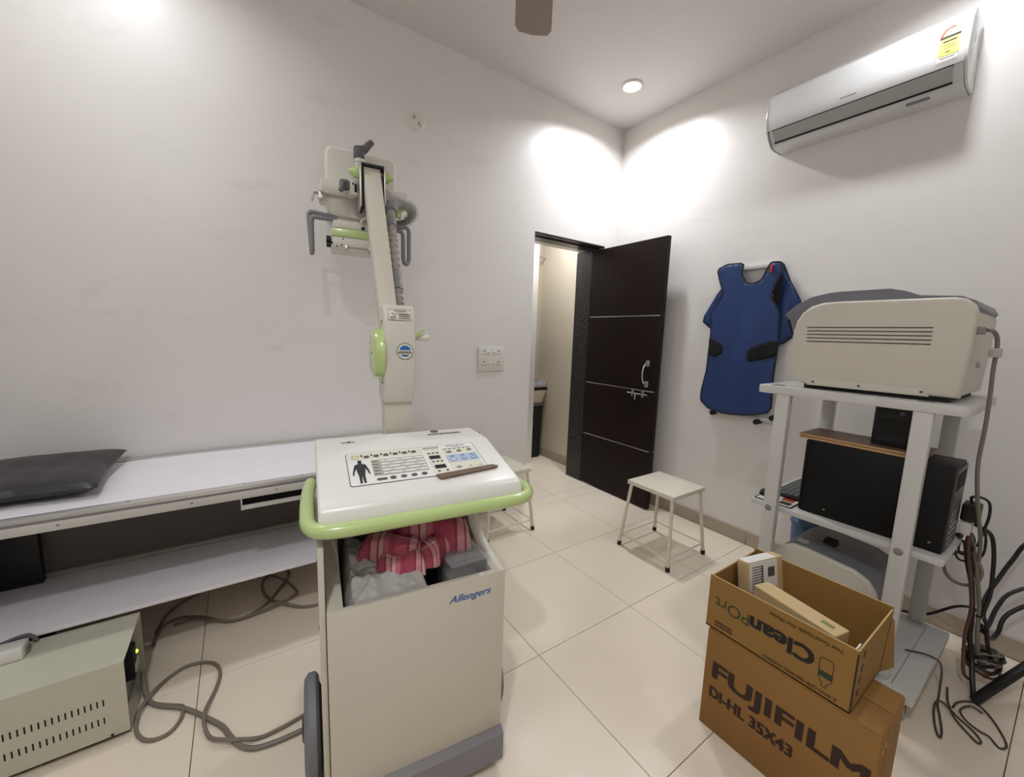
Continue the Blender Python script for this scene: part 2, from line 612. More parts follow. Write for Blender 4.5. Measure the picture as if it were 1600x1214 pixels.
skirting('baseboard_left', 'y', YF, -0.02, XL + 0.01, JY)

# passage behind the door
struct(B().box(0.03, 0.13, WT, 1.2, 0, 2.75).build('wall_passage_right', INWALL, smooth=0))
struct(B().box(-1.7, 0.13, 1.1, 1.2, 0, 2.75).build('wall_passage_back', INWALL, smooth=0))
struct(B().box(-1.7, -1.6, WT, 1.2, 0, 2.75).build('wall_passage_left', INWALL, smooth=0))
struct(B().box(-1.7, 0.13, WT, 1.2, 2.75, 2.85).build('ceiling_passage', CEIL, smooth=0))
struct(B().box(-1.55, -0.245, 0.80, 0.87, 0, 2.75).build('wall_passage_partition', WALL, smooth=0))
skirting('baseboard_passage', 'y', WT, 1.1, 0.03, JY)

# door lining
lin_o = struct(B().box(DX0, DX1, 0.0, 0.205, DH - 0.012, DH - 0.0005, bev=0.002, seg=1).build('trim_1', FRAMEM, smooth=0))
B().box(DX0, DX1, 0.07, 0.085, DH - 0.02, DH - 0.012).build('rebate_bead', FRAMEM, lin_o, smooth=0)
struct(B().box(DX1 - 0.012, DX1 - 0.0005, 0.13, WT, 0, DH - 0.012).build('trim_2', GRANITE, smooth=0))
struct(B().box(DX0 + 0.0005, DX0 + 0.012, 0.03, WT, 0, DH - 0.012).build('trim_3', GRANITE, smooth=0))

# open door leaf, hinged at the right jamb, standing square to the wall
dx, dt = -0.163, 0.036
door = bpy.data.objects.new('door_1', None)
COL.objects.link(door)
door.location = (dx, 0.125, 0.012)
struct(door)
DW, DHH = 0.765, DH - 0.034
strips = [0.472, 0.955, 1.548]
zs = [0] + strips + [DHH]
for a, b in zip(zs, zs[1:]):
    B().box(0, dt, -DW, 0, a + (0.004 if a else 0), b - (0.004 if b < DHH else 0), bev=0.0012, seg=1).build('door_panel', DOORW, door, smooth=0)
B().box(0.003, dt - .003, -DW + .004, -.004, 0.01, DHH - .01).build('door_core', FRAMEM, door, smooth=0)
for z in strips:
    B().box(-0.0012, dt + .001, -DW + 0.022, -0.01, z - 0.0045, z + 0.0045).build('steel_strip', STEEL, door, smooth=0)
hd = B().box(-0.006, 0, -0.690, -0.655, 1.150, 1.198, bev=.002).box(-0.006, 0, -0.690, -0.655, 0.985, 1.035, bev=.002)
ho = hd.build('handle_plate', STEEL, door)
B().tube([(-.004, -.672, 1.175), (-.03, -.668, 1.165), (-.045, -.664, 1.13), (-.047, -.662, 1.09), (-.045, -.664, 1.05), (-.03, -.668, 1.02), (-.004, -.672, 1.01)], .0075, n=10).build('handle_grip', STEEL, ho)
bo = B()
bo.cyl((-.016, -.50, .925), (-.016, -.70, .925), .0055, n=12)
bo.cyl((-.016, -.585, .925), (-.022, -.585, .875), .006, n=12)
bo.build('bolt_rod', STEEL, door)
for y in (-.555, -.655):
    B().box(-.022, 0, y - .008, y + .008, .900, .955, bev=.002).build('bolt_bracket', STEEL, door)

# ================================================================== DOWNLIGHTS
def downlight(x, y, label, z=H, power=LAMP_W, r=0.062):
    t = thing('ceiling_downlight', label, 'ceiling light', (x, y, z), 0, 'recessed ceiling downlights')
    B().lathe([(r, 0), (r + .014, -.001), (r + .014, -.005), (r + .002, -.012), (r - .004, -.008), (r - .004, 0)], (0, 0, 0), n=32).build('trim_ring', SWITCH, t)
    B().lathe([(0, -.0065), (r - .004, -.0065), (r - .004, -.003), (0, -.003)], (0, 0, 0), n=32).build('lens', LENS, t)
    la = bpy.data.lights.new('downlight_lamp', 'AREA')
    la.shape = 'DISK'
    la.size = 2 * (r - .006)
    la.energy = power
    la.spread = R(150)
    la.color = LAMP_COL
    lo = bpy.data.objects.new('downlight_lamp', la)
    COL.objects.link(lo)
    lo.parent = t
    lo.location = (0, 0, -.016)
    return t
downlight(-0.446, -0.446, 'lit round downlight in the ceiling near the wall corner above the door')
downlight(-3.20, -0.50, 'lit round downlight in the ceiling above the left end of the examination table', power=5.5)
downlight(-0.48, -2.03, 'lit round downlight in the ceiling to the right of the air conditioner', power=6.5)
downlight(-3.24, -2.70, 'lit round downlight in the ceiling behind the camera on the left', power=15.5)
downlight(-0.45, 0.55, 'small lit downlight in the passage beyond the open door', 2.75, 9.0, 0.045)

# ================================================================== CEILING FAN
fan = thing('ceiling_fan', 'brown ceiling fan with a blade tip showing at the top edge', 'ceiling fan', (-1.96, -1.40, H))
B().lathe([(0, 0), (.06, 0), (.055, -.05), (.02, -.06), (0, -.06)], (0, 0, 0)).build('canopy', FANM, fan)
B().cyl((0, 0, -.05), (0, 0, -.26), .012).build('down_rod', FANM, fan)
B().lathe([(0, -.24), (.05, -.245), (.105, -.27), (.11, -.33), (.07, -.36), (0, -.365)], (0, 0, 0)).build('motor', FANM, fan)
for k in range(3):
    a = R(54.5 + 120 * k)
    Mz = Matrix.Rotation(a, 4, 'Z')
    bl = B()
    pts = [(.10, -.018), (.18, -.02), (.24, -.07), (.69, -.088), (.725, -.07), (.735, 0), (.725, .07), (.69, .088), (.24, .07), (.18, .02), (.10, .018)]
    bl.prism(pts, 'z', -.318, -.313, M=Mz @ Matrix.Rotation(R(7), 4, 'X'))
    bl.build('blade', FANM, fan)

# ================================================================== X-RAY TABLE
TX0, TX1, TYF, TYB = -3.68, -1.92, -0.650, -0.016
tb = thing('examination_table', 'long white radiography table against the wall with an aluminium rim', 'table', (0, 0, 0))
B().box(TX0, TX1, TYF + .035, TYB - .03, .69, .7285).build('table_top', TABTOP, tb, smooth=0)
rim = B()
rim.box(TX0, TX1, TYF, TYF + .012, .716, .731, bev=.002)
rim.box(TX0, TX1, TYF + .014, TYF + .036, .722, .7305, bev=.0015)
rim.box(TX0, TX1, TYB - .03, TYB, .716, .734, bev=.002)
rim.build('aluminium_rim', ALU, tb)
B().box(TX0, TX1, TYF + .002, TYF + .016, .705, .716).build('rim_groove', MGREY, tb, smooth=0)
B().box(TX0, TX1, TYF - .002, TYF + .02, .676, .707, bev=.002).build('side_rail', TABW, tb)
B().box(TX0, TX1, TYB - .03, TYB, .676, .715).build('rear_rail', TABW, tb, smooth=0)
for i, x in enumerate([-3.35, -3.0, -2.72, -2.45]):
    B().cyl((x, TYF - .003, .694), (x, TYF - .001, .694), .004, n=10).build('screw', MGREY, tb)
for x in [-3.18, -2.83, -2.62]:
    B().cyl((x, TYF + .024, .7300), (x, TYF + .024, .7312), .004, n=10).build('screw', DGREY, tb)
# cassette tray opening below the rail
tr = B()
tr.box(-2.847, -2.842, TYF - .001, TYF + .22, .628, .678)
tr.box(-2.842, -2.40, TYF + .005, TYF + .22, .628, .632)
tr.box(-2.842, -2.40, TYF + .003, TYF + .008, .628, .646)
tr.box(-2.842, -2.40, TYF + .21, TYF + .22, .628, .678)
trp = tr.build('cassette_tray', TABW, tb, smooth=0)
B().box(-2.842, -2.40, TYF + .03, TYF + .20, .632, .668).build('tray_interior', SLOT, trp, smooth=0)
B().box(-2.615, -2.605, TYF - .002, TYF + .004, .64, .678).build('tray_latch', STEEL, trp, smooth=0)
# lower shelf with its rear flange
B().box(TX0, TX1, -.590, -.165, .285, .30, bev=.002).build('lower_shelf', TABTOP, tb)
B().box(TX0, TX1, -.178, -.150, .300, .318, bev=.003).build('shelf_rear_rail', TABG, tb)
for x in (TX0 + .004, TX1 - .16):
    B().box(x, x + .145, -.215, -.155, 0.0, .285, bev=.003).build('pedestal', BLACK, tb)
    B().box(x, x + .145, -.215, -.179, .301, .676, bev=.003).build('pedestal', BLACK, tb)
    B().box(x, x + .145, -.56, -.155, 0.0, .03, bev=.003).build('pedestal_foot', BLACK, tb)
B().box(TX0 + .15, TX1 - .165, -.160, -.150, .318, .675).build('rear_panel', mat('rear_panel_dark', (92, 85, 77), .55), tb, smooth=0)

# black cushion
def cushion():
    x0, x1, y0, y1 = -3.685, -3.275, -.535, -.045
    b = B()
    def top(sgn):
        def f(s, t):
            a, c = 2 * s - 1, 2 * t - 1
            ed = (1 - abs(a) ** 4) * (1 - abs(c) ** 4)
            hh = .036 * max(ed, 0) ** 0.42
            wr = .0022 * math.sin(a * 9 + c * 5) * math.sin(c * 7 - a * 3) * max(ed, 0)
            pin = 0.018 * (1 - abs(a)) * abs(c) ** 6
            sh = 0.020 * (1 - abs(c)) * abs(a) ** 6
            X = (x0 + x1) / 2 + a * ((x1 - x0) / 2 - sh)
            Y = (y0 + y1) / 2 + c * ((y1 - y0) / 2 - pin)
            return V((X, Y, .7715 + sgn * (hh + wr) + 0.012 * (c > 0) * c))
        return f
    b.grid(28, 28, top(1)); b.grid(28, 28, top(-0.95))
    bmesh.ops.recalc_face_normals(b.bm, faces=b.bm.faces[:])
    o = b.build('cushion', LEATHER)
    return tag(o, 'black leatherette cushion lying on the white table', 'cushion')
cushion()

# ================================================================== GENERATOR BOX
gx1, gx0, gy0, gy1, gh = -3.185, -3.665, -.861, -.584, .270
gen = thing('power_supply_box', 'beige metal power box with two rows of vent slots on the floor', 'power box', (0, 0, 0))
g = B()
t_ = .004
g.box(gx0, gx1, gy0, gy1, gh - t_, gh).box(gx0, gx1, gy0, gy0 + t_, .012, gh - t_).box(gx0, gx1, gy1 - t_, gy1, .012, gh - t_).box(gx0, gx1, gy0, gy1, .012, .016).box(gx0, gx0 + t_, gy0, gy1, .012, gh)
g.build('casing', GENB, gen, smooth=0)
for x in (gx0 + .04, gx1 - .05):
    for y in (gy0 + .04, gy1 - .04):
        B().cyl((x, y, 0), (x, y, .013), .014, n=14).build('foot', RUBBER, gen)
pan = B().box(gx1 - .030, gx1 - .026, gy0 + .006, gy1 - .006, .016, gh - .006).build('end_panel', MGREY, gen, smooth=0)
ge = B().box(gx1 - .028, gx1 - .002, gy0 + .13, gy1 - .10, .10, .22, bev=.003).build('breaker_block', SLOT, gen)
for k in range(3):
    B().box(gx1 - .003, gx1 + .001, gy0 + .14 + .018 * k, gy0 + .15 + .018 * k, .12, .15).build('terminal', GENB, ge, smooth=0)
B().lathe([(0, .006), (.005, .004), (.0065, 0)], (gx1 - .002, gy1 - .10, .178), (1, 0, 0), n=12).build('indicator_lamp', LED, gen)
slot_me = None
for zc, xs in ((.147, -3.2405), (.0825, -3.2425)):
    for k in range(26):
        if slot_me is None:
            so = B().box(-.0018, .0018, gy0 - .0006, gy0 + .0005, -.0115, .0115).build('vent_slot', SLOT, gen, smooth=0)
            slot_me = so.data
        else:
            so = bpy.data.objects.new('vent_slot', slot_me); COL.objects.link(so); so.parent = gen
        so.location = (xs - k * .01405, 0, zc)
B().cyl((-3.228, gy0 - .002, .022), (-3.228, gy0, .022), .004, n=10).build('screw', SLOT, gen)
pl = thing('power_strip', 'small white plug block with grey cord lying on the beige power box', 'plug block', (0, 0, 0))
B().box(-3.60, -3.452, -.685, -.625, .2705, .312, bev=.006).build('block', PAPER, pl)
B().box(-3.452, -3.447, -.668, -.642, .283, .300, bev=.001).build('socket_end', MGREY, pl)
B().tube([(-3.55, -.62, .294), (-3.50, -.598, .300), (-3.465, -.588, .296), (-3.445, -.60, .276)], .007).build('cord', DGREY, pl)

# cables on the floor
def zpath(xy, r, lift=None):
    n = len(xy)
    out = []
    for i, p in enumerate(xy):
        z = r + 0.0005
        if lift and i in lift:
            z += lift[i]
        out.append((p[0], p[1], z))
    return out
cabA = [(-3.186, -0.637), (-3.172, -0.694), (-3.149, -0.752), (-3.1, -0.799), (-3.054, -0.833), (-3.049, -0.86), (-3.053, -0.896), (-3.077, -0.932), (-3.116, -0.936), (-3.149, -0.912), (-3.171, -0.864), (-3.174, -0.803), (-3.159, -0.75), (-3.141, -0.702), (-3.111, -0.658), (-3.061, -0.626), (-3.005, -0.636), (-2.964, -0.672), (-2.945, -0.734), (-2.954, -0.803), (-2.972, -0.869), (-2.984, -0.925), (-2.982, -0.971), (-2.965, -1.024), (-2.931, -1.068), (-2.883, -1.097), (-2.826, -1.113), (-2.77, -1.114), (-2.717, -1.107), (-2.66, -1.096), (-2.605, -1.08)]
cA = B().tube(zpath(cabA, .0062, {0: .05, 1: .02, 11: .012, 12: .013, 13: .006, 21: .012, 20: .006, 22: .006, 24: .012, 25: .012}), .0062, n=8, sub=4).build('floor_cable', CABLEG)
tag(cA, 'thin grey cable looping on the floor beside the beige power box', 'cable')
cabB = [(-3.182, -0.657), (-3.160, -0.735), (-3.122, -0.788), (-3.059, -0.838), (-3.016, -0.885), (-2.973, -0.943), (-2.932, -1.002), (-2.907, -1.061), (-2.883, -1.109), (-2.846, -1.144), (-2.793, -1.158), (-2.728, -1.162), (-2.666, -1.158), (-2.605, -1.14)]
cB = B().tube(zpath(cabB, .008, {0: .04}), .008, n=8, sub=4).build('floor_cable', CABLEG)
tag(cB, 'thicker grey cable running from the power box to the machine wheel', 'cable')
cabC = [(-3.186, -0.42), (-3.182, -0.357), (-3.165, -0.291), (-3.11, -0.268), (-3.024, -0.315), (-2.935, -0.404), (-2.854, -0.413), (-2.775, -0.368), (-2.707, -0.265), (-2.653, -0.155), (-2.667, -0.074), (-2.719, -0.076), (-2.772, -0.156), (-2.781, -0.254), (-2.752, -0.359), (-2.697, -0.424), (-2.626, -0.478), (-2.544, -0.503), (-2.45, -.52)]
cC = B().tube(zpath(cabC, .007, {13: .014, 12: .014, 14: .014, 15: .012}), .007, n=8, sub=4).build('floor_cable', CABLEG)
tag(cC, 'grey cable with a tight loop on the shaded floor under the table', 'cable')
cabD = [(-3.186, -0.33), (-3.165, -0.211), (-3.109, -0.131), (-3.001, -0.068), (-2.881, -0.053), (-2.77, -0.098), (-2.679, -0.213), (-2.633, -0.328), (-2.654, -0.38), (-2.718, -0.41), (-2.813, -0.430), (-2.908, -0.428), (-2.976, -0.385), (-3.05, -.33), (-3.13, -.31)]
cD = B().tube(zpath(cabD, .006, {i: .013 for i in (5, 6, 8, 9, 10, 11, 12, 13)}), .006, n=8, sub=4).build('floor_cable', CABLEG)
tag(cD, 'dark grey cable arching along the wall under the table', 'cable')

# ================================================================== MOBILE X-RAY MACHINE
mc = thing('mobile_x_ray_machine', 'cream mobile x-ray machine with a lime green handle and a tall tilted arm', 'x-ray machine', (-2.4325, -1.5715, 0), R(-7.5))
# base
B().prism([(-.02, .03), (.60, .03), (.60, .136), (.0, .136), (-.02, .12)], 'x', -.252, .252, bev=.008).build('base_plinth', MGREY, mc)
for s in (-1, 1):
    w = B().lathe([(.0, -.004), (.10, -.004), (.112, .002), (.128, .002), (.143, .012), (.143, .032), (.128, .044), (.112, .044), (.10, .040), (0, .040)], (s * .266, .235, .145), (s, 0, 0), n=40).build('wheel', WHEELG, mc)
    B().lathe([(0, -.012), (.045, -.010), (.05, 0), (.05, .042), (.03, .052), (0, .052)], (s * .266, .235, .145), (s, 0, 0), n=24).build('hub', BLACK, w)
B().cyl((-.272, .235, .145), (.272, .235, .145), .016).build('axle', BLACK, mc)
for s in (-1, 1):
    c = B().box(s * .18 - .012, s * .18 + .012, .47, .53, .05, .075).build('caster_fork', MGREY, mc)
    B().cyl((s * .18 - .012, .51, .033), (s * .18 + .012, .51, .033), .033).build('caster_wheel', BLACK, c)
# body with an open tray
sidep = [(.004, .137), (.0, .669), (.035, .672), (.10, .684), (.165, .704), (.215, .735), (.25, .785), (.272, .85), (.30, .885), (.50, .885), (.50, .137)]
body = B()
body.prism(sidep, 'x', .206, .245, bev=.003)
body.prism(sidep, 'x', -.245, -.206, bev=.003)
body.box(-.2455, .2455, -.002, .016, .137, .6695, bev=.002)
body.box(-.206, .206, .484, .50, .137, .885)
bodyo = body.build('cart_body', CREAM, mc)
tray = B().box(-.206, .206, .016, .32, .50, .508).box(-.206, .206, .32, .328, .50, .88)
tray.build('tray_liner', MGREY, bodyo, smooth=0)
sp = B().box(-.262, -.247, .015, .48, .15, .84, bev=.003).build('side_panel', CREAM, bodyo)
for z in (.20, .45, .62, .80):
    B().cyl((-.2625, .03, z), (-.2635, .03, z), .005, n=10).build('screw', SLOT, sp)
text_obj('lettering', 'Allengers', INKBLUE, bodyo, (.069, -.002, .600), (1, 0, 0.0), (0, 0, 1), .130, .028, shear=.35, bold=.012)

# console
prof = [(.06, .876), (.030, .880), (.019, .892), (.024, .918), (.034, .931), (.050, .9375), (.299, .998), (.468, .998), (.468, .93), (.42, .895), (.25, .878)]
con = B().prism(prof, 'x', -.257, .308, bev=.010, seg=3).build('control_console', CONSOLE, mc)
B().box(-.225, .275, .08, .42, .855, .882, bev=.004).build('console_tray', MGREY, mc)
B().box(-.20, .24, .25, .50, .80, .872).build('console_support', CREAM, mc, smooth=0)
# sloping overlay: local frame on the slope between (y .044, z .936) and (y .299, z .998)
sl = V((0, .255, .062)).normalized()
def S(x, y, lift=0.0):
    z = .936 + (y - .044) * (.062 / .255)
    n = V((0, -.062, .255)).normalized()
    return V((x, y, z)) + n * lift
UX = V((1, 0, 0))
def patch(name, m, x0, x1, y0, y1, lift, r=0.0, parent=con):
    b = B()
    poly = rounded(x0, x1, y0, y1, r, 4) if r else [(x0, y0), (x1, y0), (x1, y1), (x0, y1)]
    t = bmesh.new()
    t.faces.new([t.verts.new(S(p[0], p[1], lift)) for p in poly])
    b._add(t)
    return b.build(name, m, parent, smooth=0)
OX0, OX1, OY0, OY1 = -.176, .234, .104, .275
patch('overlay_border', INK, OX0, OX1, OY0, OY1, .0012, .008)
patch('overlay_panel', OVWHITE, OX0 + .0018, OX1 - .0018, OY0 + .0018, OY1 - .0018, .0016, .007)
patch('overlay_header', OVERLAY, OX0 + .006, .055, .233, .268, .0019)
patch('overlay_column', OVERLAY, .060, .110, .115, .268, .0019)
patch('overlay_title_bar', OVGREY, .058, .112, .256, .268, .0021)
patch('overlay_keypad', OVERLAY, .117, .226, .115, .255, .0019)
patch('overlay_chart', OVGREY, -.109, .050, .140, .226, .0020)
for k in range(5):
    yy = .1465 + .0165 * k
    patch('chart_row', OVWHITE, -.082, .048, yy, yy + .0085, .0024)
    for j in range(3):
        xx = -.072 + .042 * j + (.012 if k % 2 else 0)
        patch('chart_entry', BUTTON, xx, xx + .012, yy + .003, yy + .005, .0027)
    patch('chart_name', INK, -.106, -.090, yy + .002, yy + .005, .0024)
patch('overlay_blue_field', OVBLUE, .119, .224, .165, .209, .0022)
def btn(x, y, a, b_, m, name='key'):
    B().ellipse(S(x, y, .002), UX, sl, a, b_, h=.0012).build(name, m, con, smooth=0)
for k in range(6):
    x = -.118 + k * .0288
    btn(x, .247 + k * .0006, .0085, .0068, BUTTON)
    patch('key_caption', INK, x - .0155, x - .0115, .248, .262, .0024)
for k in range(4):
    btn(-.060 + k * .030, .1235, .0088, .0072, BUTTON)
patch('key_bar', BUTTON, -.105, -.076, .1165, .1285, .0024, .005)
B().ring(S(-.150, .250, .002), UX, sl, .011, .011, .003).build('logo_ring', mat('logo_gold', (190, 170, 90), .5), con, smooth=0)
for (x0, x1, y0, y1) in ((.066, .101, .194, .214), (.069, .104, .140, .160)):
    patch('display_window', DISPLAY, x0, x1, y0, y1, .0024)
for (x, y) in ((.070, .228), (.084, .228), (.098, .228), (.072, .179), (.086, .179), (.100, .179), (.076, .126), (.102, .126)):
    btn(x, y, .0045, .0035, BUTTON)
for (x, y, m) in ((.137, .226, INKBLUE), (.172, .228, INKG), (.208, .230, INKBLUE)):
    btn(x, y, .010, .007, OVGREY)
    btn(x, y, .006, .0042, m, 'key_symbol')
for (x, m) in ((.139, PAPER), (.174, OVBLUE), (.207, OVBLUE)):
    btn(x, .180, .010, .0085, m)
    B().ring(S(x, .180, .0034), UX, sl, .010, .0085, .0016).build('key_ring', INKBLUE, con, smooth=0)
    patch('key_caption', INKBLUE, x - .008, x + .008, .197, .201, .0026)
for (x, m) in ((.142, INKBLUE), (.180, mat('key_orange', (196, 140, 60), .5)), (.213, RED)):
    btn(x, .135, .009, .0065, OVGREY if m is INKBLUE else PAPER)
    btn(x, .135, .004, .003, m, 'key_symbol')
for k in range(6):
    patch('key_caption', BUTTON, .124 + .016 * k, .134 + .016 * k, .243, .247, .0026)
text_obj('lettering', 'Allengers', INKBLUE, con, S(.135, .258, .0016), UX, sl, .066, .010, shear=.3, bold=.01)
# body pictogram
fig = [(0, .150), (.0025, .113), (.008, .113), (.0085, .150), (.0115, .172), (.012, .186), (.0175, .172), (.019, .158), (.024, .152), (.0225, .172), (.018, .194), (.0155, .206), (.006, .211), (.0045, .216), (.0065, .222), (.005, .229), (0, .231)]
fig = fig + [(-x, y) for x, y in fig[::-1] if x > 0]
bf = B().sheet([(-.141 + a, b) for a, b in fig], .02, lambda u, v: S(u, v, .0026))
bf.build('body_pictogram', FIGURE, con, smooth=0)
# small plates on the flat rear of the console
B().box(-.180, -.138, .383, .403, .9982, .9992).build('name_plate', OVGREY, con, smooth=0)
B().box(-.160, -.152, .386, .400, .9992, .9996).build('plate_print', INK, con, smooth=0)
B().box(.113, .240, .398, .416, .9982, .9992).build('name_plate', OVGREY, con, smooth=0)
for k in range(9):
    B().box(.118 + k * .0135, .128 + k * .0135, .402, .412, .9992, .9996).build('plate_print', INK, con, smooth=0)
B().lathe([(0, .005), (.012, .004), (.016, 0)], (.150, .447, .998), n=20).build('key_switch', DGREY, con)
# bracket for the exposure switch behind the console on the right
B().box(.30, .335, .42, .44, .975, .985).box(.325, .335, .40, .44, .955, .985, bev=.002).build('switch_holder', CREAM, mc)
# handle
hz = .884
B().tube([(-.272, .36, hz), (-.279, .29, hz), (-.282, .20, hz), (-.282, .12, hz), (-.278, .055, hz), (-.255, .016, hz), (-.205, .001, hz), (-.10, .0, hz), (.05, .0, hz), (.20, .0, hz), (.275, .002, hz), (.318, .018, hz), (.342, .056, hz), (.345, .11, hz), (.335, .18, hz), (.315, .24, hz), (.29, .27, hz)], .0185, n=16, sub=5).build('push_handle', GREEN, mc)
B().tube([(-.268, .034, hz - .019), (-.235, .013, hz - .0195), (-.18, .004, hz - .0195)], .005, n=8).build('handle_seam', BLACK, mc)

# column
B().box(-.02, .08, .50, .585, .83, 1.44, bev=.003).build('column', CREAM, mc)
hp = [(.486, 1.112), (.462, 1.15), (.446, 1.21), (.440, 1.28), (.441, 1.33), (.449, 1.39), (.463, 1.44), (.480, 1.464), (.575, 1.464), (.585, 1.45), (.585, 1.112)]
hs = B().prism(hp, 'x', -.029, .079, bev=.006, seg=3).build('column_housing', HEADW, mc)
B().lathe([(0, .034), (.070, .034), (.084, .028), (.092, .012), (.092, 0), (0, 0)], (-.029, .515, 1.290), (-1, 0, 0), n=48).build('pivot_cover', GREEN, hs)
for (y, z) in ((.50, 1.405), (.50, 1.185)):
    B().cyl((-.0285, y, z), (-.031, y, z), .005, n=10).build('screw', DGREY, hs)
B().cyl((-.0625, .515, 1.29), (-.0645, .515, 1.29), .005, n=10).build('screw', DGREY, hs)
B().cyl((.079, .50, 1.352), (.128, .49, 1.352), .012, .013).lathe([(0, .016), (.010, .013), (.014, 0), (0, 0)], (.126, .49, 1.352), (1, -.2, 0), n=16).build('brake_knob', PAPER, hs)
B().hexa([(.08, .47, 1.352), (.092, .47, 1.352), (.092, .485, 1.352), (.08, .485, 1.352)], [(.106, .47, 1.382), (.122, .47, 1.380), (.122, .485, 1.380), (.106, .485, 1.382)], bev=.003).build('brake_lever', GREEN, hs)
# curved front: stickers follow the face
def front_y(z):
    for (a, b) in zip(hp[:7], hp[1:8]):
        if a[1] <= z <= b[1]:
            return a[0] + (b[0] - a[0]) * (z - a[1]) / (b[1] - a[1])
    return .45
def hpatch(name, m, poly, lift):
    t = bmesh.new()
    vs = [t.verts.new((x, front_y(z) - lift, z)) for x, z in poly]
    t.faces.new(vs)
    b = B(); b._add(t)
    return b.build(name, m, hs, smooth=0)
hpatch('warning_sticker', INK, [(-.015, 1.410), (.064, 1.410), (.064, 1.449), (-.015, 1.449)], .0022)
hpatch('warning_sticker_field', OVERLAY, [(-.0138, 1.4112), (.0628, 1.4112), (.0628, 1.4478), (-.0138, 1.4478)], .0027)
text_obj('lettering', 'WARNING', INK, hs, (.006, .4545, 1.439), (1, 0, 0), (0, .26, .97), .042, .006, bold=.02, lift=.002)
for k in range(3):
    hpatch('sticker_print', BUTTON, [(.022, 1.416 + .007 * k), (.060, 1.416 + .007 * k), (.060, 1.419 + .007 * k), (.022, 1.419 + .007 * k)], .0032)
B().hexa([(-.010, .4455, 1.418), (.010, .4455, 1.418), (.010, .446, 1.418), (-.010, .446, 1.418)], [(-.009, .4475, 1.421), (.008, .4475, 1.421), (.008, .448, 1.421), (-.009, .448, 1.421)]).hexa([(.010, .449, 1.425), (.014, .449, 1.424), (.014, .4495, 1.424), (.010, .4495, 1.425)], [(-.006, .4515, 1.437), (-.002, .4515, 1.436), (-.002, .452, 1.436), (-.006, .452, 1.437)]).build('hand_pictogram', INK, hs, smooth=0)
bz, bx = 1.302, .040
yb = front_y(bz)
cdir = V((0, 0, 1))
B().ellipse((bx, yb - .0018, bz), (1, 0, 0), cdir, .0295, .0295, n=32, h=.0008).build('badge_rim', MGREY, hs, smooth=0)
B().ellipse((bx, yb - .0030, bz), (1, 0, 0), cdir, .0265, .0265, n=32).build('badge_face', OVERLAY, hs, smooth=0)
t = bmesh.new()
t.faces.new([t.verts.new((bx + .0205 * math.cos(a), yb - .0036, bz + .0205 * math.sin(a))) for a in [R(12 + 156 * k / 16) for k in range(17)]])
t.faces.new([t.verts.new((bx + .0195 * math.cos(a), yb - .0036, bz + .0195 * math.sin(a))) for a in [R(218 + 104 * k / 12) for k in range(13)]])
b_ = B(); b_._add(t)
b_.build('badge_blue_field', BADGEB, hs, smooth=0)
for k, (z0, w_) in enumerate(((1.2985, .021), (1.294, .024))):
    for j in range(5):
        B().box(bx - w_ + j * w_ * .41, bx - w_ + j * w_ * .41 + w_ * .33, yb - .0037, yb - .0035, z0, z0 + .0032).build('badge_print', INK, hs, smooth=0)

# tilted arm
ax0, ax1, bx0, bx1 = -.0315, .0315, -.026, .046
dn = V((0, .68, -.47)).normalized()     # thickness direction, away from the viewer and down
arm_b = [V((ax0, .50, 1.40)), V((ax1, .50, 1.40))]
arm_t = [V((bx0, .985, 2.093)), V((bx1, .985, 2.093))]
th = .058
B().hexa([arm_b[0], arm_b[1], arm_b[1] + dn * th, arm_b[0] + dn * th], [arm_t[0], arm_t[1], arm_t[1] + dn * th, arm_t[0] + dn * th], bev=.003).build('arm', CREAM, mc)

# ---- tube head carried by the arm
yk = B()
yk.box(-.046, -.036, .955, 1.12, 1.915, 2.102, bev=.003)
yk.box(.058, .066, .955, 1.12, 1.93, 2.102, bev=.003)
yk.box(-.046, .066, 1.06, 1.12, 1.93, 2.098)
yko = yk.build('yoke', STEEL, mc)
B().box(-.046, .066, .97, 1.05, 2.100, 2.106, bev=.002).build('yoke_cap', DGREY, yko)
B().box(-.034, -.027, .97, 1.06, 1.91, 2.09).build('yoke_gap', SLOT, yko, smooth=0)
for s, x, z in ((-1, -.046, 2.067), (1, .066, 2.068)):
    B().lathe([(0, .040), (.010, .038), (.015, .028), (.016, .022), (.024, .020), (.026, .008), (.026, 0), (0, 0)], (x, 1.0, z), (s, 0, 0), n=24).build('pivot_knob', GREEN, yko)
hh = B().prism(rounded(-.172, .147, 1.902, 2.218, .035, 6), 'y', 1.150, 1.335, bev=.014, seg=3).build('tube_housing', HEADW, mc)
B().prism(rounded(-.197, .200, 1.992, 2.060, .012, 3), 'y', 1.122, 1.345, bev=.006).build('housing_belt', HEADW, hh)
B().prism([(-.165, 1.905), (.14, 1.905), (.13, 1.885), (.09, 1.872), (-.11, 1.872), (-.15, 1.885)], 'y', 1.165, 1.32, bev=.006).build('housing_base', HEADW, hh)
# belt ends
B().box(-.205, -.190, 1.118, 1.16, 1.955, 2.0, bev=.003).build('belt_bracket', STEEL, hh)
B().tube([(-.19, 1.115, 1.972), (-.215, 1.10, 1.980), (-.226, 1.095, 1.972), (-.234, 1.09, 1.942)], .0055, n=8).cyl((-.200, 1.08, 1.965), (-.200, 1.12, 1.965), .010).build('clamp_handle', STEEL, hh)
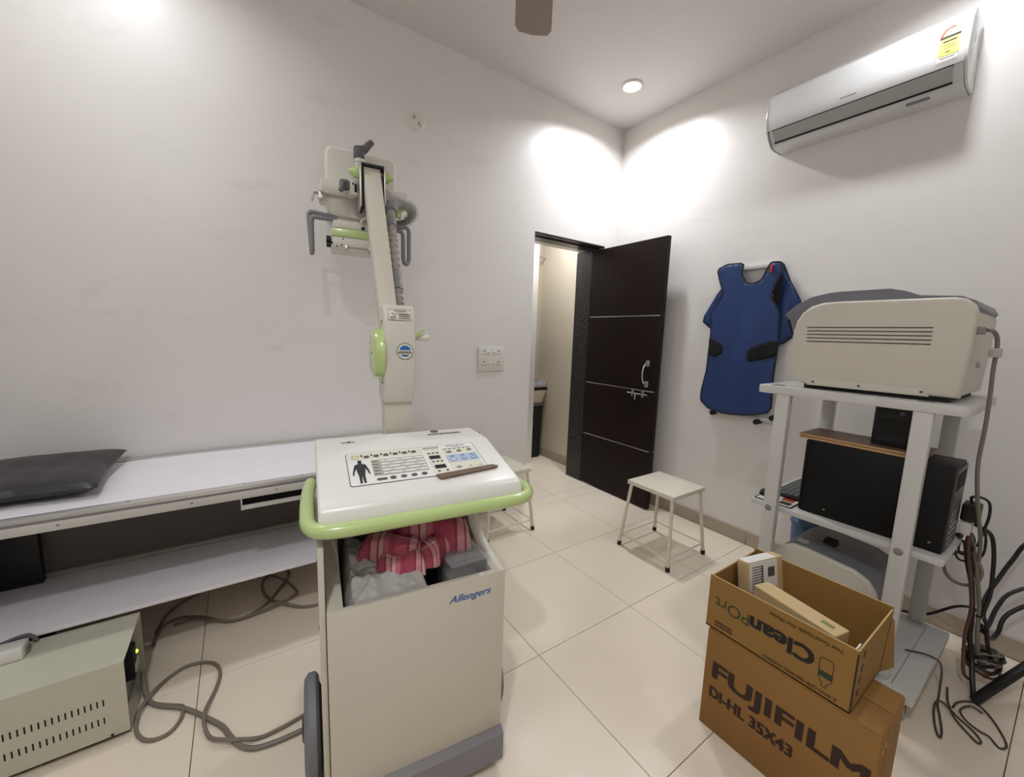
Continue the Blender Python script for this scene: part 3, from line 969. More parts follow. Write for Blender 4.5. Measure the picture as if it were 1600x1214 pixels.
# grey rotating lever on the left of the yoke
lb = B().box(-.080, -.046, 1.03, 1.10, 1.978, 2.038, bev=.004).build('lever_block', HEADW, yko)
B().cyl((-.066, 1.027, 2.025), (-.066, 1.031, 2.025), .004, n=10).build('screw', SLOT, lb)
B().box(-.060, -.050, 1.024, 1.032, 1.990, 2.026, bev=.003).build('lever_slot', SLOT, lb)
B().box(-.122, -.080, 1.02, 1.07, 1.998, 2.038, bev=.010).tube([(-.105, 1.02, 2.02), (-.113, 1.0, 2.005), (-.120, .992, 1.975)], .010, n=10).build('lock_lever', DGREY, lb)
# dark lever handle on top
B().lathe([(.019, 0), (.019, .018), (.022, .020), (.022, .034), (0, .034)], (-.034, 1.05, 2.108), n=24).build('lever_collar', HEADW, yko)
B().hexa([(-.058, 1.03, 2.140), (-.012, 1.03, 2.140), (-.012, 1.072, 2.140), (-.058, 1.072, 2.140)], [(-.060, 1.03, 2.192), (-.020, 1.03, 2.200), (-.020, 1.072, 2.200), (-.060, 1.072, 2.192)], bev=.008, seg=3).tube([(-.040, 1.05, 2.170), (-.012, 1.05, 2.190), (.006, 1.05, 2.212), (.022, 1.05, 2.228)], .014, n=14, rfn=lambda i, m: .020 - .008 * i / m).build('top_lever', DGREY, yko)
# collimator below the housing
cl = B().box(-.150, .088, 1.085, 1.30, 1.836, 1.874, bev=.010, seg=3).box(-.152, .090, 1.082, 1.30, 1.752, 1.800, bev=.006).build('collimator', HEADW, mc)
B().box(-.1535, .092, 1.080, 1.302, 1.800, 1.837, bev=.004).build('green_band', GREEN, cl)
for z in (1.775,):
    kn = B()
    kn.cyl((-.178, 1.12, z + .014), (-.158, 1.12, z + .014), .015, n=18).cyl((-.178, 1.12, z - .010), (-.158, 1.12, z - .010), .013, n=18).cyl((-.160, 1.12, z), (-.150, 1.12, z), .006)
    kn.build('collimator_knob', BLACK, cl)
for (x, z) in ((-.108, 1.79), (-.115, 1.762), (-.135, 1.745 + .01)):
    B().cyl((x, 1.0815, z), (x, 1.084, z), .0035, n=10).build('screw', SLOT, cl)
B().cyl((-.02, 1.083, 1.848), (-.02, 1.079, 1.848), .008, n=16).build('centring_port', SLOT, cl)
B().cyl((-.095, 1.05, 1.747), (.085, 1.05, 1.747), .005, n=10).box(-.105, -.085, 1.04, 1.09, 1.735, 1.757, bev=.003).box(.0, .012, 1.04, 1.09, 1.735, 1.757, bev=.003).build('accessory_rail', STEEL, cl)
B().tube([(-.02, 1.09, 1.862), (-.03, 1.07, 1.875), (-.015, 1.06, 1.892), (.0, 1.07, 1.90)], .005, n=8).build('lead_wire', PAPER, cl)
# two grab handles, each one a bent loop of coated tube
hr = .0105
B().tube([(-.13, 1.16, 1.897), (-.225, 1.16, 1.908), (-.243, 1.16, 1.904), (-.247, 1.16, 1.886), (-.243, 1.16, 1.80), (-.240, 1.16, 1.735), (-.240, 1.145, 1.722), (-.238, 1.122, 1.735), (-.238, 1.115, 1.80), (-.238, 1.11, 1.850), (-.232, 1.11, 1.874), (-.215, 1.11, 1.877), (-.13, 1.11, 1.877)], hr, n=12, sub=5).build('grab_handle', HGREY, hh)
B().tube([(.09, 1.16, 1.893), (.185, 1.16, 1.900), (.205, 1.16, 1.897), (.212, 1.16, 1.88), (.212, 1.16, 1.80), (.211, 1.155, 1.745), (.203, 1.15, 1.722), (.191, 1.142, 1.717), (.180, 1.13, 1.724), (.175, 1.12, 1.75), (.173, 1.11, 1.80), (.172, 1.11, 1.85), (.166, 1.11, 1.864), (.15, 1.11, 1.868), (.09, 1.11, 1.866)], hr, n=12, sub=5).build('grab_handle', HGREY, hh)
# corrugated hose wrapped in film
hpts = [(.050, .575, 1.41), (.053, .605, 1.474), (.058, .685, 1.60), (.065, .785, 1.745), (.076, .885, 1.858), (.090, .965, 1.915), (.102, 1.03, 1.957), (.126, 1.08, 1.986), (.168, 1.11, 2.000), (.215, 1.14, 1.998), (.238, 1.18, 1.976), (.214, 1.22, 1.947), (.165, 1.23, 1.93)]
hP = spline(hpts, 40)
def corr(i, m):
    return .0160 + .0032 * math.sin(i * 2 * math.pi / 8)
hose = B().tube(hP, .02, n=14, raw=True, rfn=corr).build('corrugated_hose', HOSEM, mc)
for (a, b) in ((.125, .175), (.30, .335)):
    i0, i1 = int(a * len(hP)), int(b * len(hP))
    B().tube(hP[i0:i1], .0205, n=16, raw=True).build('hose_sleeve', HGREY, hose)
i0, i1 = int(.40 * len(hP)), int(.50 * len(hP))
B().tube(hP[i0:i1], .027, n=16, raw=True).build('hose_sleeve', HGREY, hose)
def film(i, m):
    return .0255 + .003 * math.sin(i * .53) + .002 * math.sin(i * 1.7)
B().tube(hP[int(.52 * len(hP)):int(.93 * len(hP))], .027, n=14, raw=True, rfn=film).build('plastic_wrap', FILMP, hose)
B().grid(10, 4, lambda s, t: V((.236 + .036 * s ** .8 + (t - .5) * (.020 - .008 * s), 1.14 + .01 * math.sin(6 * s + 3 * t), 2.005 - .145 * s ** 1.2 + .006 * math.sin(9 * t)))).build('plastic_tail', FILMP, hose)
B().hexa([(.13, 1.10, 1.935), (.165, 1.10, 1.930), (.165, 1.14, 1.930), (.13, 1.14, 1.935)], [(.145, 1.10, 1.968), (.165, 1.10, 1.966), (.165, 1.14, 1.966), (.145, 1.14, 1.968)], bev=.004).build('hose_clamp', GREEN, hose)

# ------------------------------------------------- loose things on / in the machine
mM = mc.matrix_basis.copy() if False else Matrix.Translation((-2.4325, -1.5715, 0)) @ Matrix.Rotation(R(-7.5), 4, 'Z')
ws = thing('wood_strip', 'short brown wooden strip lying on the control panel of the x-ray machine', 'wood strip')
ws.matrix_basis = mM
wb_ = B()
wpoly = [(.058, .101), (.069, .081), (.255, .103), (.262, .1075), (.246, .118)]
lo = [S(p[0], p[1], .0030) for p in wpoly]; hi = [S(p[0], p[1], .0085) for p in wpoly]
t = bmesh.new()
a = [t.verts.new(p) for p in lo]; c = [t.verts.new(p) for p in hi]
t.faces.new(a); t.faces.new(c)
for i in range(5):
    t.faces.new((a[i], a[(i + 1) % 5], c[(i + 1) % 5], c[i]))
bmesh.ops.recalc_face_normals(t, faces=t.faces[:])
wb_._add(t)
wb_.build('strip', WOODSTRIP, ws, smooth=0)
B().hexa([S(.062, .0995, .0085), S(.248, .116, .0085), S(.247, .1175, .0085), S(.061, .101, .0085)], [S(.062, .0995, .0092), S(.248, .116, .0092), S(.247, .1175, .0092), S(.061, .101, .0092)]).build('ridge', WOODSTRIP, ws, smooth=0)

rnd = random.Random(4)
def noise2(x, y, s=0):
    return math.sin(x * 31 + s) * math.sin(y * 27 + s * 1.7) + .6 * math.sin(x * 67 + y * 23 + s * 2.3) + .4 * math.sin(y * 91 - x * 37 + s)
bag = thing('grey_cloth_bag', 'crumpled light grey cloth bag stuffed in the left of the machine tray', 'cloth bag')
bag.matrix_basis = mM
def crumple(x, y, sc, seed):
    v = V((x * sc, y * sc, seed))
    return abs(noise.noise(v)) + .5 * abs(noise.noise(v * 2.1 + V((3, 1, 0)))) + .25 * abs(noise.noise(v * 4.3))
def bagf(s, t):
    x = -.2040 + .232 * s
    y = .0180 + .285 * t
    ed = min(1.0, s / .10) ** .5 * min(1.0, (1 - s) / .16) ** .5 * min(1.0, t / .10 + .25) ** .5 * min(1.0, (1 - t) / .08) ** .5
    top = .672 + .065 * min(1.0, t / .45) - .020 * s + .014 * math.sin(s * 5.0 + t * 2.0)
    z = .52 + (top - .52) * ed - .050 * crumple(x, y, 13.0, 2.0) * ed
    return V((x, y, z))
b_ = B().grid(70, 70, bagf)
b_.build('bag', BAGG, bag, smooth=75)
def lipf(s, t):
    x = -.180 + .19 * s
    y = .085 - .079 * t
    arch = math.sin(math.pi * s) ** .5 if 0 < s < 1 else 0.0
    z = .688 + .030 * arch * (1 - t * t) - .016 * t - .026 * crumple(x, y, 15.0, 7.0)
    return V((x, y, max(z, .672)))
lo_ = B().grid(48, 24, lipf).build('bag_lip', BAGG, bag, smooth=75)
sm = lo_.modifiers.new('solid', 'SOLIDIFY'); sm.thickness = .003; sm.offset = 1

tw = thing('plaid_towel', 'pink and maroon checked towel bundled on the grey bag in the machine', 'towel')
tw.matrix_basis = mM
def mound(cx, cy, hx, hy, z0, zt, rot, seed, roll=0.0, e=.55):
    ca, sa = math.cos(rot), math.sin(rot)
    def f(s, t):
        a, c = 2 * s - 1, 2 * t - 1
        ed = max(0.0, (1 - abs(a) ** 5) * (1 - abs(c) ** 4)) ** e
        X, Y = a * hx, c * hy
        Y += .010 * math.sin(a * 4 + seed)
        z = z0 + (zt - z0) * ed + .004 * noise2(X, Y, seed) * ed + roll * a * ed
        return V((cx + X * ca - Y * sa, cy + X * sa + Y * ca, z))
    return f
def towel_part(name, *args, **kw):
    b = B().grid(40, 24, mound(*args, **kw), uv=True)
    return b.build(name, PLAID, tw, smooth=60)
towel_part('towel_base', .035, .215, .165, .085, .655, .765, R(-8), 1.0)
towel_part('towel_fold', .075, .190, .120, .070, .700, .800, R(-14), 2.2, roll=-.012)
towel_part('towel_corner', -.060, .150, .095, .052, .690, .772, R(-22), 3.4, roll=-.01)
towel_part('towel_corner', -.045, .095, .070, .034, .680, .742, R(-14), 5.1, roll=.004)
towel_part('towel_fold', .055, .115, .052, .034, .685, .752, R(24), 6.0, roll=.008)
# rolled edges of the folds
B().tube([(.17, .235, .785), (.176, .195, .775), (.160, .165, .752), (.120, .148, .742), (.075, .140, .748)], .007, n=10, sub=8).build('towel_hem', PLAID, tw, smooth=60)

ct = thing('plastic_container', 'clear plastic container with a lid beside the towel in the machine', 'container')
ct.matrix_basis = mM
Mr = Matrix.Translation((.142, .100, 0)) @ Matrix.Rotation(R(4), 4, 'Z')
B().box(-.058, .058, -.062, .062, .570, .690, bev=.008, M=Mr).build('tub', CLEARP, ct)
B().box(-.062, .062, -.068, .068, .691, .702, bev=.005, M=Mr).box(-.052, .052, -.056, .056, .702, .708, bev=.003, M=Mr).build('lid', CLEARP, ct)
B().box(-.045, .045, -.05, .05, .575, .625, M=Mr).build('contents', OVGREY, ct, smooth=0)

# ================================================================== STOOLS
def stool(name, label, cx, cy):
    t = thing(name, label, 'stool', (cx, cy, 0), 0, 'white metal step stools')
    B().box(-.1685, .1685, -.1705, .1705, .428, .455, bev=.003).build('seat', STOOLM, t)
    for sx in (-1, 1):
        for sy in (-1, 1):
            top, bot = V((sx * .148, sy * .150, .430)), V((sx * .190, sy * .184, .018))
            l = B().cyl(bot, top, .0105, n=16).build('leg', STOOLM, t)
            B().cyl((sx * .1905, sy * .1845, 0), (sx * .189, sy * .183, .028), .0135, n=16).build('rubber_tip', RUBBER, l)
    zz = .075
    f = (zz - .018) / (.43 - .018)
    ex, ey = .190 - .042 * f, .184 - .034 * f
    for a, b in (((-ex, -ey), (ex, -ey)), ((ex, -ey), (ex, ey)), ((ex, ey), (-ex, ey)), ((-ex, ey), (-ex, -ey))):
        B().cyl((a[0], a[1], zz), (b[0], b[1], zz), .0055, n=10).build('stretcher', STOOLM, t)
    return t
s1 = stool('step_stool', 'white metal stool standing free on the tiles in front of the dark door', -.578, -1.064)
s2 = stool('step_stool', 'white metal stool against the wall half hidden behind the x-ray machine', -1.340, -.232)
hk = B().tube([(-.03, -.05, .003), (-.01, -.062, .003), (.012, -.06, .003), (.02, -.045, .003), (.012, -.036, .003)], .003, n=8).build('wire_scrap', STOOLM)
hk.location = (-.50, -1.02, .001)
tag(hk, 'small bent white wire lying on the floor under the free stool', 'wire')

# ================================================================== WALL FITTINGS
sw = thing('switch_board', 'white wall plate with four sockets and four switches', 'switch plate', (-1.283, 0, 1.194))
B().box(-.110, .112, -.012, 0, -.090, .090, bev=.004).build('plate', SWITCH, sw)
for (cx_, cz) in ((-.062, .040), (.062, .040), (-.062, -.040), (.062, -.040)):
    for (dx_, dz, r) in ((0, .018, .0055), (-.012, -.006, .0042), (.012, -.006, .0042)):
        B().cyl((cx_ + dx_, -.0123, cz + dz), (cx_ + dx_, -.011, cz + dz), r, n=12).build('socket_hole', SLOT, sw)
    sx_ = cx_ * .37
    B().hexa([(sx_ - .011, -.012, cz - .018), (sx_ + .011, -.012, cz - .018), (sx_ + .011, -.011, cz - .018), (sx_ - .011, -.011, cz - .018)], [(sx_ - .011, -.018, cz + .014), (sx_ + .011, -.018, cz + .014), (sx_ + .011, -.011, cz + .018), (sx_ - .011, -.011, cz + .018)], bev=.0015).build('rocker', SWITCH, sw)
rp = thing('round_socket_cover', 'small round cream cover plate high on the wall', 'cover plate', (-1.862, 0, 2.647))
B().lathe([(0, .010), (.030, .010), (.052, .006), (.058, 0), (0, 0)], (0, 0, 0), (0, -1, 0), n=36).build('plate', SWITCH, rp)
for (x, z) in ((-.018, .014), (-.008, .024), (.012, -.012), (.024, -.018), (.016, -.002), (-.020, .024)):
    B().cyl((x, -.0105, z), (x, -.0098, z), .004, n=10).build('socket_hole', SLOT, rp)

# ================================================================== AIR CONDITIONER
ac = thing('air_conditioner', 'white split air conditioner high on the right wall', 'air conditioner', (0, -1.6625, 2.53))
ha = .3975
bodyp = [(0, .0), (0, .283), (-.05, .290), (-.165, .288), (-.176, .262), (-.190, .10), (-.178, .06), (-.12, .006), (-.08, 0)]
B().prism(bodyp, 'y', -ha + .012, ha - .012, bev=.002).build('body', ACW, ac)
B().prism([(-.06, .2885), (-.168, .2885), (-.180, .268), (-.172, .25), (-.06, .25)], 'y', -ha + .02, ha - .02).build('top_inlet', ACG, ac, smooth=0)
fpo = [(-.176, .276), (-.189, .268), (-.199, .235), (-.206, .18), (-.208, .13), (-.204, .098), (-.194, .076)]
fpi = [(-.180, .080), (-.190, .105), (-.192, .14), (-.188, .20), (-.180, .25), (-.168, .27)]
B().prism(fpo + fpi, 'y', -ha + .010, ha - .006, bev=.001).build('front_panel', ACW, ac, smooth=50)
endp = [(0, .0), (0, .283), (-.05, .291), (-.168, .289), (-.191, .268), (-.202, .235), (-.209, .18), (-.211, .13), (-.207, .098), (-.196, .072), (-.165, .035), (-.125, .004), (-.08, -.001)]
B().prism(endp, 'y', -ha, -ha + .010, bev=.003).build('end_cap', ACW, ac)
B().prism(endp, 'y', ha - .006, ha, bev=.003).build('end_cap', ACW, ac)
lvp = [(-.1945, .070), (-.155, .020), (-.150, .024), (-.187, .075)]
B().prism(lvp, 'y', -ha + .045, ha - .035).build('louvre', ACG, ac, smooth=0)
B().prism([(-.1955, .0745), (-.1925, .0705), (-.187, .0755), (-.190, .079)], 'y', -ha + .042, ha - .032).build('louvre_gap', SLOT, ac, smooth=0)
B().prism([(-.1565, .0195), (-.1500, .0125), (-.145, .018), (-.150, .024)], 'y', -ha + .045, ha - .035).build('louvre_gap', SLOT, ac, smooth=0)
B().box(-.12, -.10, -ha + .12, -ha + .20, -.0005, .003).build('display_mark', MGREY, ac, smooth=0)
# energy label on the front panel near the right end (right end is towards -y)
def acx(z):
    pts = sorted((p[1], p[0]) for p in fpo)
    for a, b in zip(pts, pts[1:]):
        if a[0] <= z <= b[0]:
            return a[1] + (b[1] - a[1]) * (z - a[0]) / (b[0] - a[0])
    return -.2
def acpatch(name, m, poly, lift):
    t = bmesh.new()
    for (z0, z1, y0, y1) in poly:
        k = 6
        for i in range(k):
            za, zb = z0 + (z1 - z0) * i / k, z0 + (z1 - z0) * (i + 1) / k
            t.faces.new([t.verts.new((acx(z) - lift, y, z)) for (y, z) in ((y1, za), (y0, za), (y0, zb), (y1, zb))])
    bmesh.ops.remove_doubles(t, verts=t.verts[:], dist=1e-6)
    b = B(); b._add(t)
    return b.build(name, m, ac)
ly0, ly1 = -.366, -.303
acpatch('energy_label', YELLOW, [(.118, .190, ly0, ly1)], .0012)
acpatch('energy_label_foot', PAPER, [(.094, .116, ly0 + .002, ly1 + .002)], .0012)
acpatch('label_band', INK, [(.188, .198, ly0, ly1)], .0015)
def aclens(name, m, r0, r1, lift, a0=0, a1=180):
    t = bmesh.new()
    yc, zc = (ly0 + ly1) / 2, .197
    n = 18
    for i in range(n):
        q = []
        for (r, k) in ((r0, i), (r1, i), (r1, i + 1), (r0, i + 1)):
            a = R(a0 + (a1 - a0) * k / n)
            y, z = yc + r * .0315 * math.cos(a), zc + r * .040 * math.sin(a)
            q.append(t.verts.new((acx(z) - lift, y, z)))
        try:
            t.faces.new(q)
        except ValueError:
            pass
    bmesh.ops.remove_doubles(t, verts=t.verts[:], dist=1e-6)
    b = B(); b._add(t)
    return b.build(name, m, ac)
aclens('star_arc', PAPER, .72, 1.0, .0013)
aclens('star_arc', RED, .72, 1.0, .0017, 0, 115)
aclens('label_dial', mat('label_orange', (222, 190, 140), .5), .02, .72, .0013)
for k, (z0, a, b_w) in enumerate(((.172, .010, .052), (.160, .012, .050), (.152, .012, .046), (.144, .012, .048), (.128, .026, .040))):
    acpatch('label_print', INK if k == 0 else mat('label_olive', (130, 128, 60), .6), [(z0, z0 + (.006 if k in (0, 4) else .003), ly0 + a, ly0 + b_w)], .0016)
acpatch('label_print', INK, [(.108, .110, ly0 + .01, ly0 + .055)], .0016)
acpatch('brand_mark', MGREY, [(.103, .107, -.022, .046)], .001)
for (x, z) in ((-.12, .19), (-.15, .12)):
    B().box(x - .004, x + .004, -ha - .0008, -ha + .001, z - .02, z + .012).build('end_clip', ACG, ac, smooth=0)

# ================================================================== LEAD APRON ON ITS WALL RACK
rk = thing('apron_rack', 'white wall rack bars behind the blue lead apron', 'wall rack', (0, 0, 0))
B().box(-.030, -.001, -1.345, -1.085, 1.852, 1.876, bev=.002).build('upper_bar', TROLLEY, rk)
for y in (-1.30, -1.12):
    B().cyl((-.0305, y, 1.865), (-.032, y, 1.865), .004, n=10).build('screw', SLOT, rk)
B().box(-.026, -.001, -1.43, -.99, .868, .892, bev=.002).build('lower_bar', TROLLEY, rk)
for y, z in ((-1.035, .872), (-1.33, .862), (-1.42, .905)):
    B().cyl((-.055, y, z), (-.001, y, z), .017, n=18).build('rubber_peg', RUBBER, rk)
ap = thing('lead_apron', 'dark blue lead apron with black fastening patches hanging on the right wall', 'apron', (0, 0, 0))
front = [(-1.152, 1.89), (-1.144, 1.828), (-1.18, 1.764), (-1.221, 1.752), (-1.276, 1.77), (-1.301, 1.84), (-1.319, 1.876), (-1.373, 1.871), (-1.384, 1.812), (-1.347, 1.701), (-1.338, 1.663), (-1.397, 1.574), (-1.412, 1.371), (-1.407, 1.153), (-1.423, 0.943), (-1.272, 0.9), (-1.137, 0.886), (-1.023, 0.9), (-0.958, 0.953), (-0.957, 1.023), (-0.983, 1.175), (-0.983, 1.288), (-0.985, 1.444), (-0.967, 1.587), (-1.025, 1.65), (-1.042, 1.702), (-1.005, 1.79), (-0.981, 1.867), (-1.043, 1.896)]
def sm2(poly, it=1):
    for _ in range(it):
        q = []
        for i in range(len(poly)):
            a, b = poly[i], poly[(i + 1) % len(poly)]
            q.append((a[0] * .85 + b[0] * .15, a[1] * .85 + b[1] * .15))
            q.append((a[0] * .15 + b[0] * .85, a[1] * .15 + b[1] * .85))
        poly = q
    return poly
def apx(y, z):
    tz = (1.9 - z)
    fold = .010 * math.sin((y + 1.19) * 26 + z * 2.4) * min(1, tz * 1.6)
    diag = .010 * math.exp(-(((y + 1.20) + .20 * (z - 1.30)) / .05) ** 2) * min(1, max(0, 1.62 - z) * 3)
    return -.062 - .012 * min(1, tz * 2) - fold * .8 - diag
def smap(y, z):
    return V((apx(y, z), y, z))
fr = B().sheet(sm2(front, 1), .022, smap).build('front_panel', NAVY, ap, smooth=60)
s_ = fr.modifiers.new('solid', 'SOLIDIFY'); s_.thickness = .008; s_.offset = 0
fo = sm2(front, 1)
B().tube([smap(y, z) for y, z in fo], .006, n=8, raw=True, closed=True).build('edge_piping', PIPING, ap)
def back_flap(name, poly, xo):
    po = sm2(poly, 1)
    def f(y, z):
        return V((xo + .010 * math.sin(y * 40 + z * 11), y, z))
    o = B().sheet(po, .022, f).build(name, NAVY, ap, smooth=60)
    s = o.modifiers.new('solid', 'SOLIDIFY'); s.thickness = .007; s.offset = 0
    B().tube([f(y, z) for y, z in po], .0042, n=8, raw=True, closed=True).build('edge_piping', PIPING, o)
    return o
back_flap('back_flap', [(-1.06, 1.80), (-1.001, 1.728), (-0.883, 1.525), (-0.973, 1.453), (-1.03, 1.46), (-1.06, 1.60)], -.034)
back_flap('back_flap', [(-1.33, 1.875), (-1.372, 1.873), (-1.409, 1.783), (-1.503, 1.609), (-1.433, 1.564), (-1.475, 1.421), (-1.411, 1.371), (-1.36, 1.38), (-1.33, 1.56), (-1.34, 1.70)], -.034)
B().sheet([(-1.34, 1.70), (-1.352, 1.80), (-1.386, 1.805), (-1.392, 1.62), (-1.36, 1.61)], .02, lambda y, z: V((apx(y, z) + .012, y, z))).build('armhole_lining', VELCRO, ap, smooth=60)
def patchy(poly):
    b = B().sheet(sm2(poly, 2), .02, lambda y, z: V((apx(y, z) - .0055, y, z)))
    o = b.build('fastening_patch', VELCRO, ap, smooth=60)
    s = o.modifiers.new('solid', 'SOLIDIFY'); s.thickness = .003; s.offset = 0
patchy([(-0.978, 1.408), (-1.03, 1.385), (-1.078, 1.347), (-1.078, 1.300), (-1.036, 1.264), (-0.985, 1.285)])
patchy([(-1.414, 1.402), (-1.275, 1.356), (-1.245, 1.320), (-1.250, 1.250), (-1.33, 1.268), (-1.412, 1.296)])
B().box(-.085, -.070, -1.335, -1.322, 1.81, 1.86, bev=.003).build('red_tab', RED, ap)

# ================================================================== TROLLEY
TRX0, TRX1 = -.872, -.270
ty0, ty1 = -2.325, -1.676
tl = thing('equipment_trolley', 'white steel trolley with shelves and castors by the right wall', 'trolley', (0, 0, 0))
def rrect_prism(x0, x1, y0, y1, z0, z1, r, name, m):
    return B().prism(rounded(x0, x1, y0, y1, r, 4), 'z', z0, z1, bev=.003).build(name, m, tl)
rrect_prism(TRX0, TRX1, ty0, ty1, 1.153, 1.188, .022, 'top_board', TROLLEY)
rrect_prism(-.828, TRX1, ty0 + .002, ty1 - .004, .615, .640, .010, 'middle_shelf', TROLLEY)
rrect_prism(-.90, TRX1 - .01, ty0 + .003, ty1 - .01, .095, .128, .008, 'base_board', TROLLEY)
B().box(-.87, TRX1 - .04, ty0 + .070, ty0 + .0715, .1280, .1286).build('base_seam', DGREY, tl, smooth=0)
for (x0, x1) in ((-.870, -.830), (-.318, -.278)):
    for (y0, y1) in ((-1.806, -1.754), (-2.242, -2.190)):
        leg = B().box(x0, x1, y0, y1, .128, 1.153, bev=.004).build('leg', TROLLEY, tl)
        if x0 < -.5:
            B().lathe([(0, .004), (.010, .003), (.014, 0)], (x0 - .0002, (y0 + y1) / 2 + .003, .634), (-1, 0, 0), n=18).build('bolt', MGREY, leg)
for x in (-.84, -.34):
    for y in (-1.76, -2.285):
        c = B().box(x - .02, x + .02, y - .02, y + .02, .085, .096).box(x - .016, x + .016, y - .020, y - .016, .035, .090).box(x - .016, x + .016, y + .016, y + .020, .035, .090).build('castor', STEEL, tl, smooth=0)
        B().cyl((x, y - .014, .034), (x, y + .014, .034), .034, n=24).build('castor_wheel', mat('castor_rubber', (170, 166, 160), .5), c)
B().box(-.852, -.80, -1.760, -1.725, 1.1883, 1.1900).build('paint_chip', MGREY, tl, smooth=0)
B().box(-.856, -.83, -2.235, -2.195, 1.1883, 1.1898).build('paint_chip', MGREY, tl, smooth=0)

# top printer (film imager)
pr = thing('film_printer', 'large beige printer with a grey lid on top of the trolley', 'printer', (0, 0, 1.1885))
zz0 = -1.1885
endpan = [(-1.822, 1.208), (-1.797, 1.222), (-1.783, 1.25), (-1.775, 1.33), (-1.772, 1.43), (-1.778, 1.472), (-1.797, 1.508), (-1.826, 1.534), (-1.865, 1.547), (-1.92, 1.550), (-2.235, 1.549), (-2.262, 1.543), (-2.284, 1.524), (-2.294, 1.495), (-2.293, 1.40), (-2.285, 1.207)]
endpan = [(y, z + zz0) for y, z in endpan]
shrink = [(-2.03 + (y + 2.03) * .975, .19 + (z - .19) * .975) for y, z in endpan]
B().prism(endpan, 'x', -.822, -.765, bev=.012, seg=3).build('end_panel', BEIGE, pr)
B().prism(shrink, 'x', -.770, -.300, bev=.006).build('body', BEIGE, pr)
lidp = [(-1.735, 1.474), (-1.706, 1.505), (-1.745, 1.545), (-1.80, 1.578), (-1.865, 1.592), (-1.90, 1.595), (-2.055, 1.596), (-2.10, 1.584), (-2.14, 1.566), (-2.245, 1.557), (-2.278, 1.540), (-2.290, 1.515), (-2.284, 1.505), (-2.25, 1.535), (-1.86, 1.53), (-1.80, 1.49), (-1.78, 1.44), (-1.745, 1.44)]
B().prism([(y, z + zz0) for y, z in lidp], 'x', -.764, -.310, bev=.004).build('lid', PGREY, pr)
for k in range(5):
    z = 1.446 - .0145 * k + zz0
    B().box(-.8235, -.8205, -2.198, -1.822 - .001 * k, z - .0016, z + .0016).build('vent_slot', SLOT, pr, smooth=0)
ft = B().prism([(-1.845, 1.222 + zz0), (-1.860, 1.232 + zz0), (-2.190, 1.230 + zz0), (-2.212, 1.214 + zz0), (-2.215, 1.204 + zz0), (-1.845, 1.204 + zz0)], 'x', -.8245, -.815, bev=.003).build('foot_recess', MGREY if False else BEIGE, pr)
for y in (-1.868, -2.02, -2.195):
    B().cyl((-.8250, y, 1.219 + zz0), (-.8238, y, 1.219 + zz0), .005, n=12).build('screw', DGREY, ft)
B().box(-.80, -.35, -2.26, -1.83, 1.1893 + zz0, 1.212 + zz0).build('underside', RUBBER, pr, smooth=0)
B().box(-.775, -.755, -2.312, -2.285, 1.425 + zz0, 1.452 + zz0, bev=.003).build('cable_inlet', MGREY, pr)
B().cyl((-.55, -2.286, 1.32 + zz0), (-.55, -2.292, 1.32 + zz0), .012, n=14).build('side_port', ACG, pr)
pcab = thing('printer_cable', 'grey cable with a ferrite block hanging from the beige printer', 'cable')
B().tube([(-.768, -2.314, 1.440), (-.745, -2.328, 1.436), (-.715, -2.335, 1.412), (-.70, -2.337, 1.37), (-.69, -2.337, 1.30), (-.68, -2.340, 1.22), (-.67, -2.342, 1.10), (-.66, -2.341, .97), (-.64, -2.352, .85), (-.60, -2.362, .76), (-.52, -2.370, .66), (-.45, -2.372, .55)], .006, n=10).build('cord', CABLEG, pcab)
B().box(-.725, -.680, -2.350, -2.322, 1.350, 1.382, bev=.005).build('ferrite', ACG, pcab)

# computer tower
pc = thing('computer_tower', 'black computer tower lying along the middle shelf of the trolley', 'computer', (0, 0, .6405))
px0, px1, py0, py1, ph = -.780, -.575, -2.312, -1.858, .322
B().box(px0, px1, py0 + .006, py1 - .012, 0, ph, bev=.003).build('case', SATBLACK, pc)
B().box(px0 + .002, px1 - .002, py1 - .012, py1, .002, ph - .002, bev=.005).build('front_bezel', SATBLACK, pc)
rearp = B().box(px0 + .012, px1 - .006, py0, py0 + .008, .01, ph - .01).build('rear_plate', mat('rear_io_steel', (92, 90, 88), .4, metal=.7, var=.3, scale=40), pc, smooth=0)
for k in range(6):
    B().box(px0 + .03, px1 - .08, py0 - .002, py0 + .001, .03 + .022 * k, .042 + .022 * k).build('slot_cover', STEEL, rearp, smooth=0)
B().box(px0 + .03, px1 - .03, py0 - .002, py0 + .001, .235, .295).build('fan_grille', SLOT, rearp, smooth=0)
B().box(px0 - .001, px0 + .001, py1 - .10, py1 - .092, .030, .036).build('case_rivet', STEEL, pc, smooth=0)
B().box(px0 - .001, px0 + .001, py0 + .035, py0 + .043, .030, .036).build('case_rivet', STEEL, pc, smooth=0)
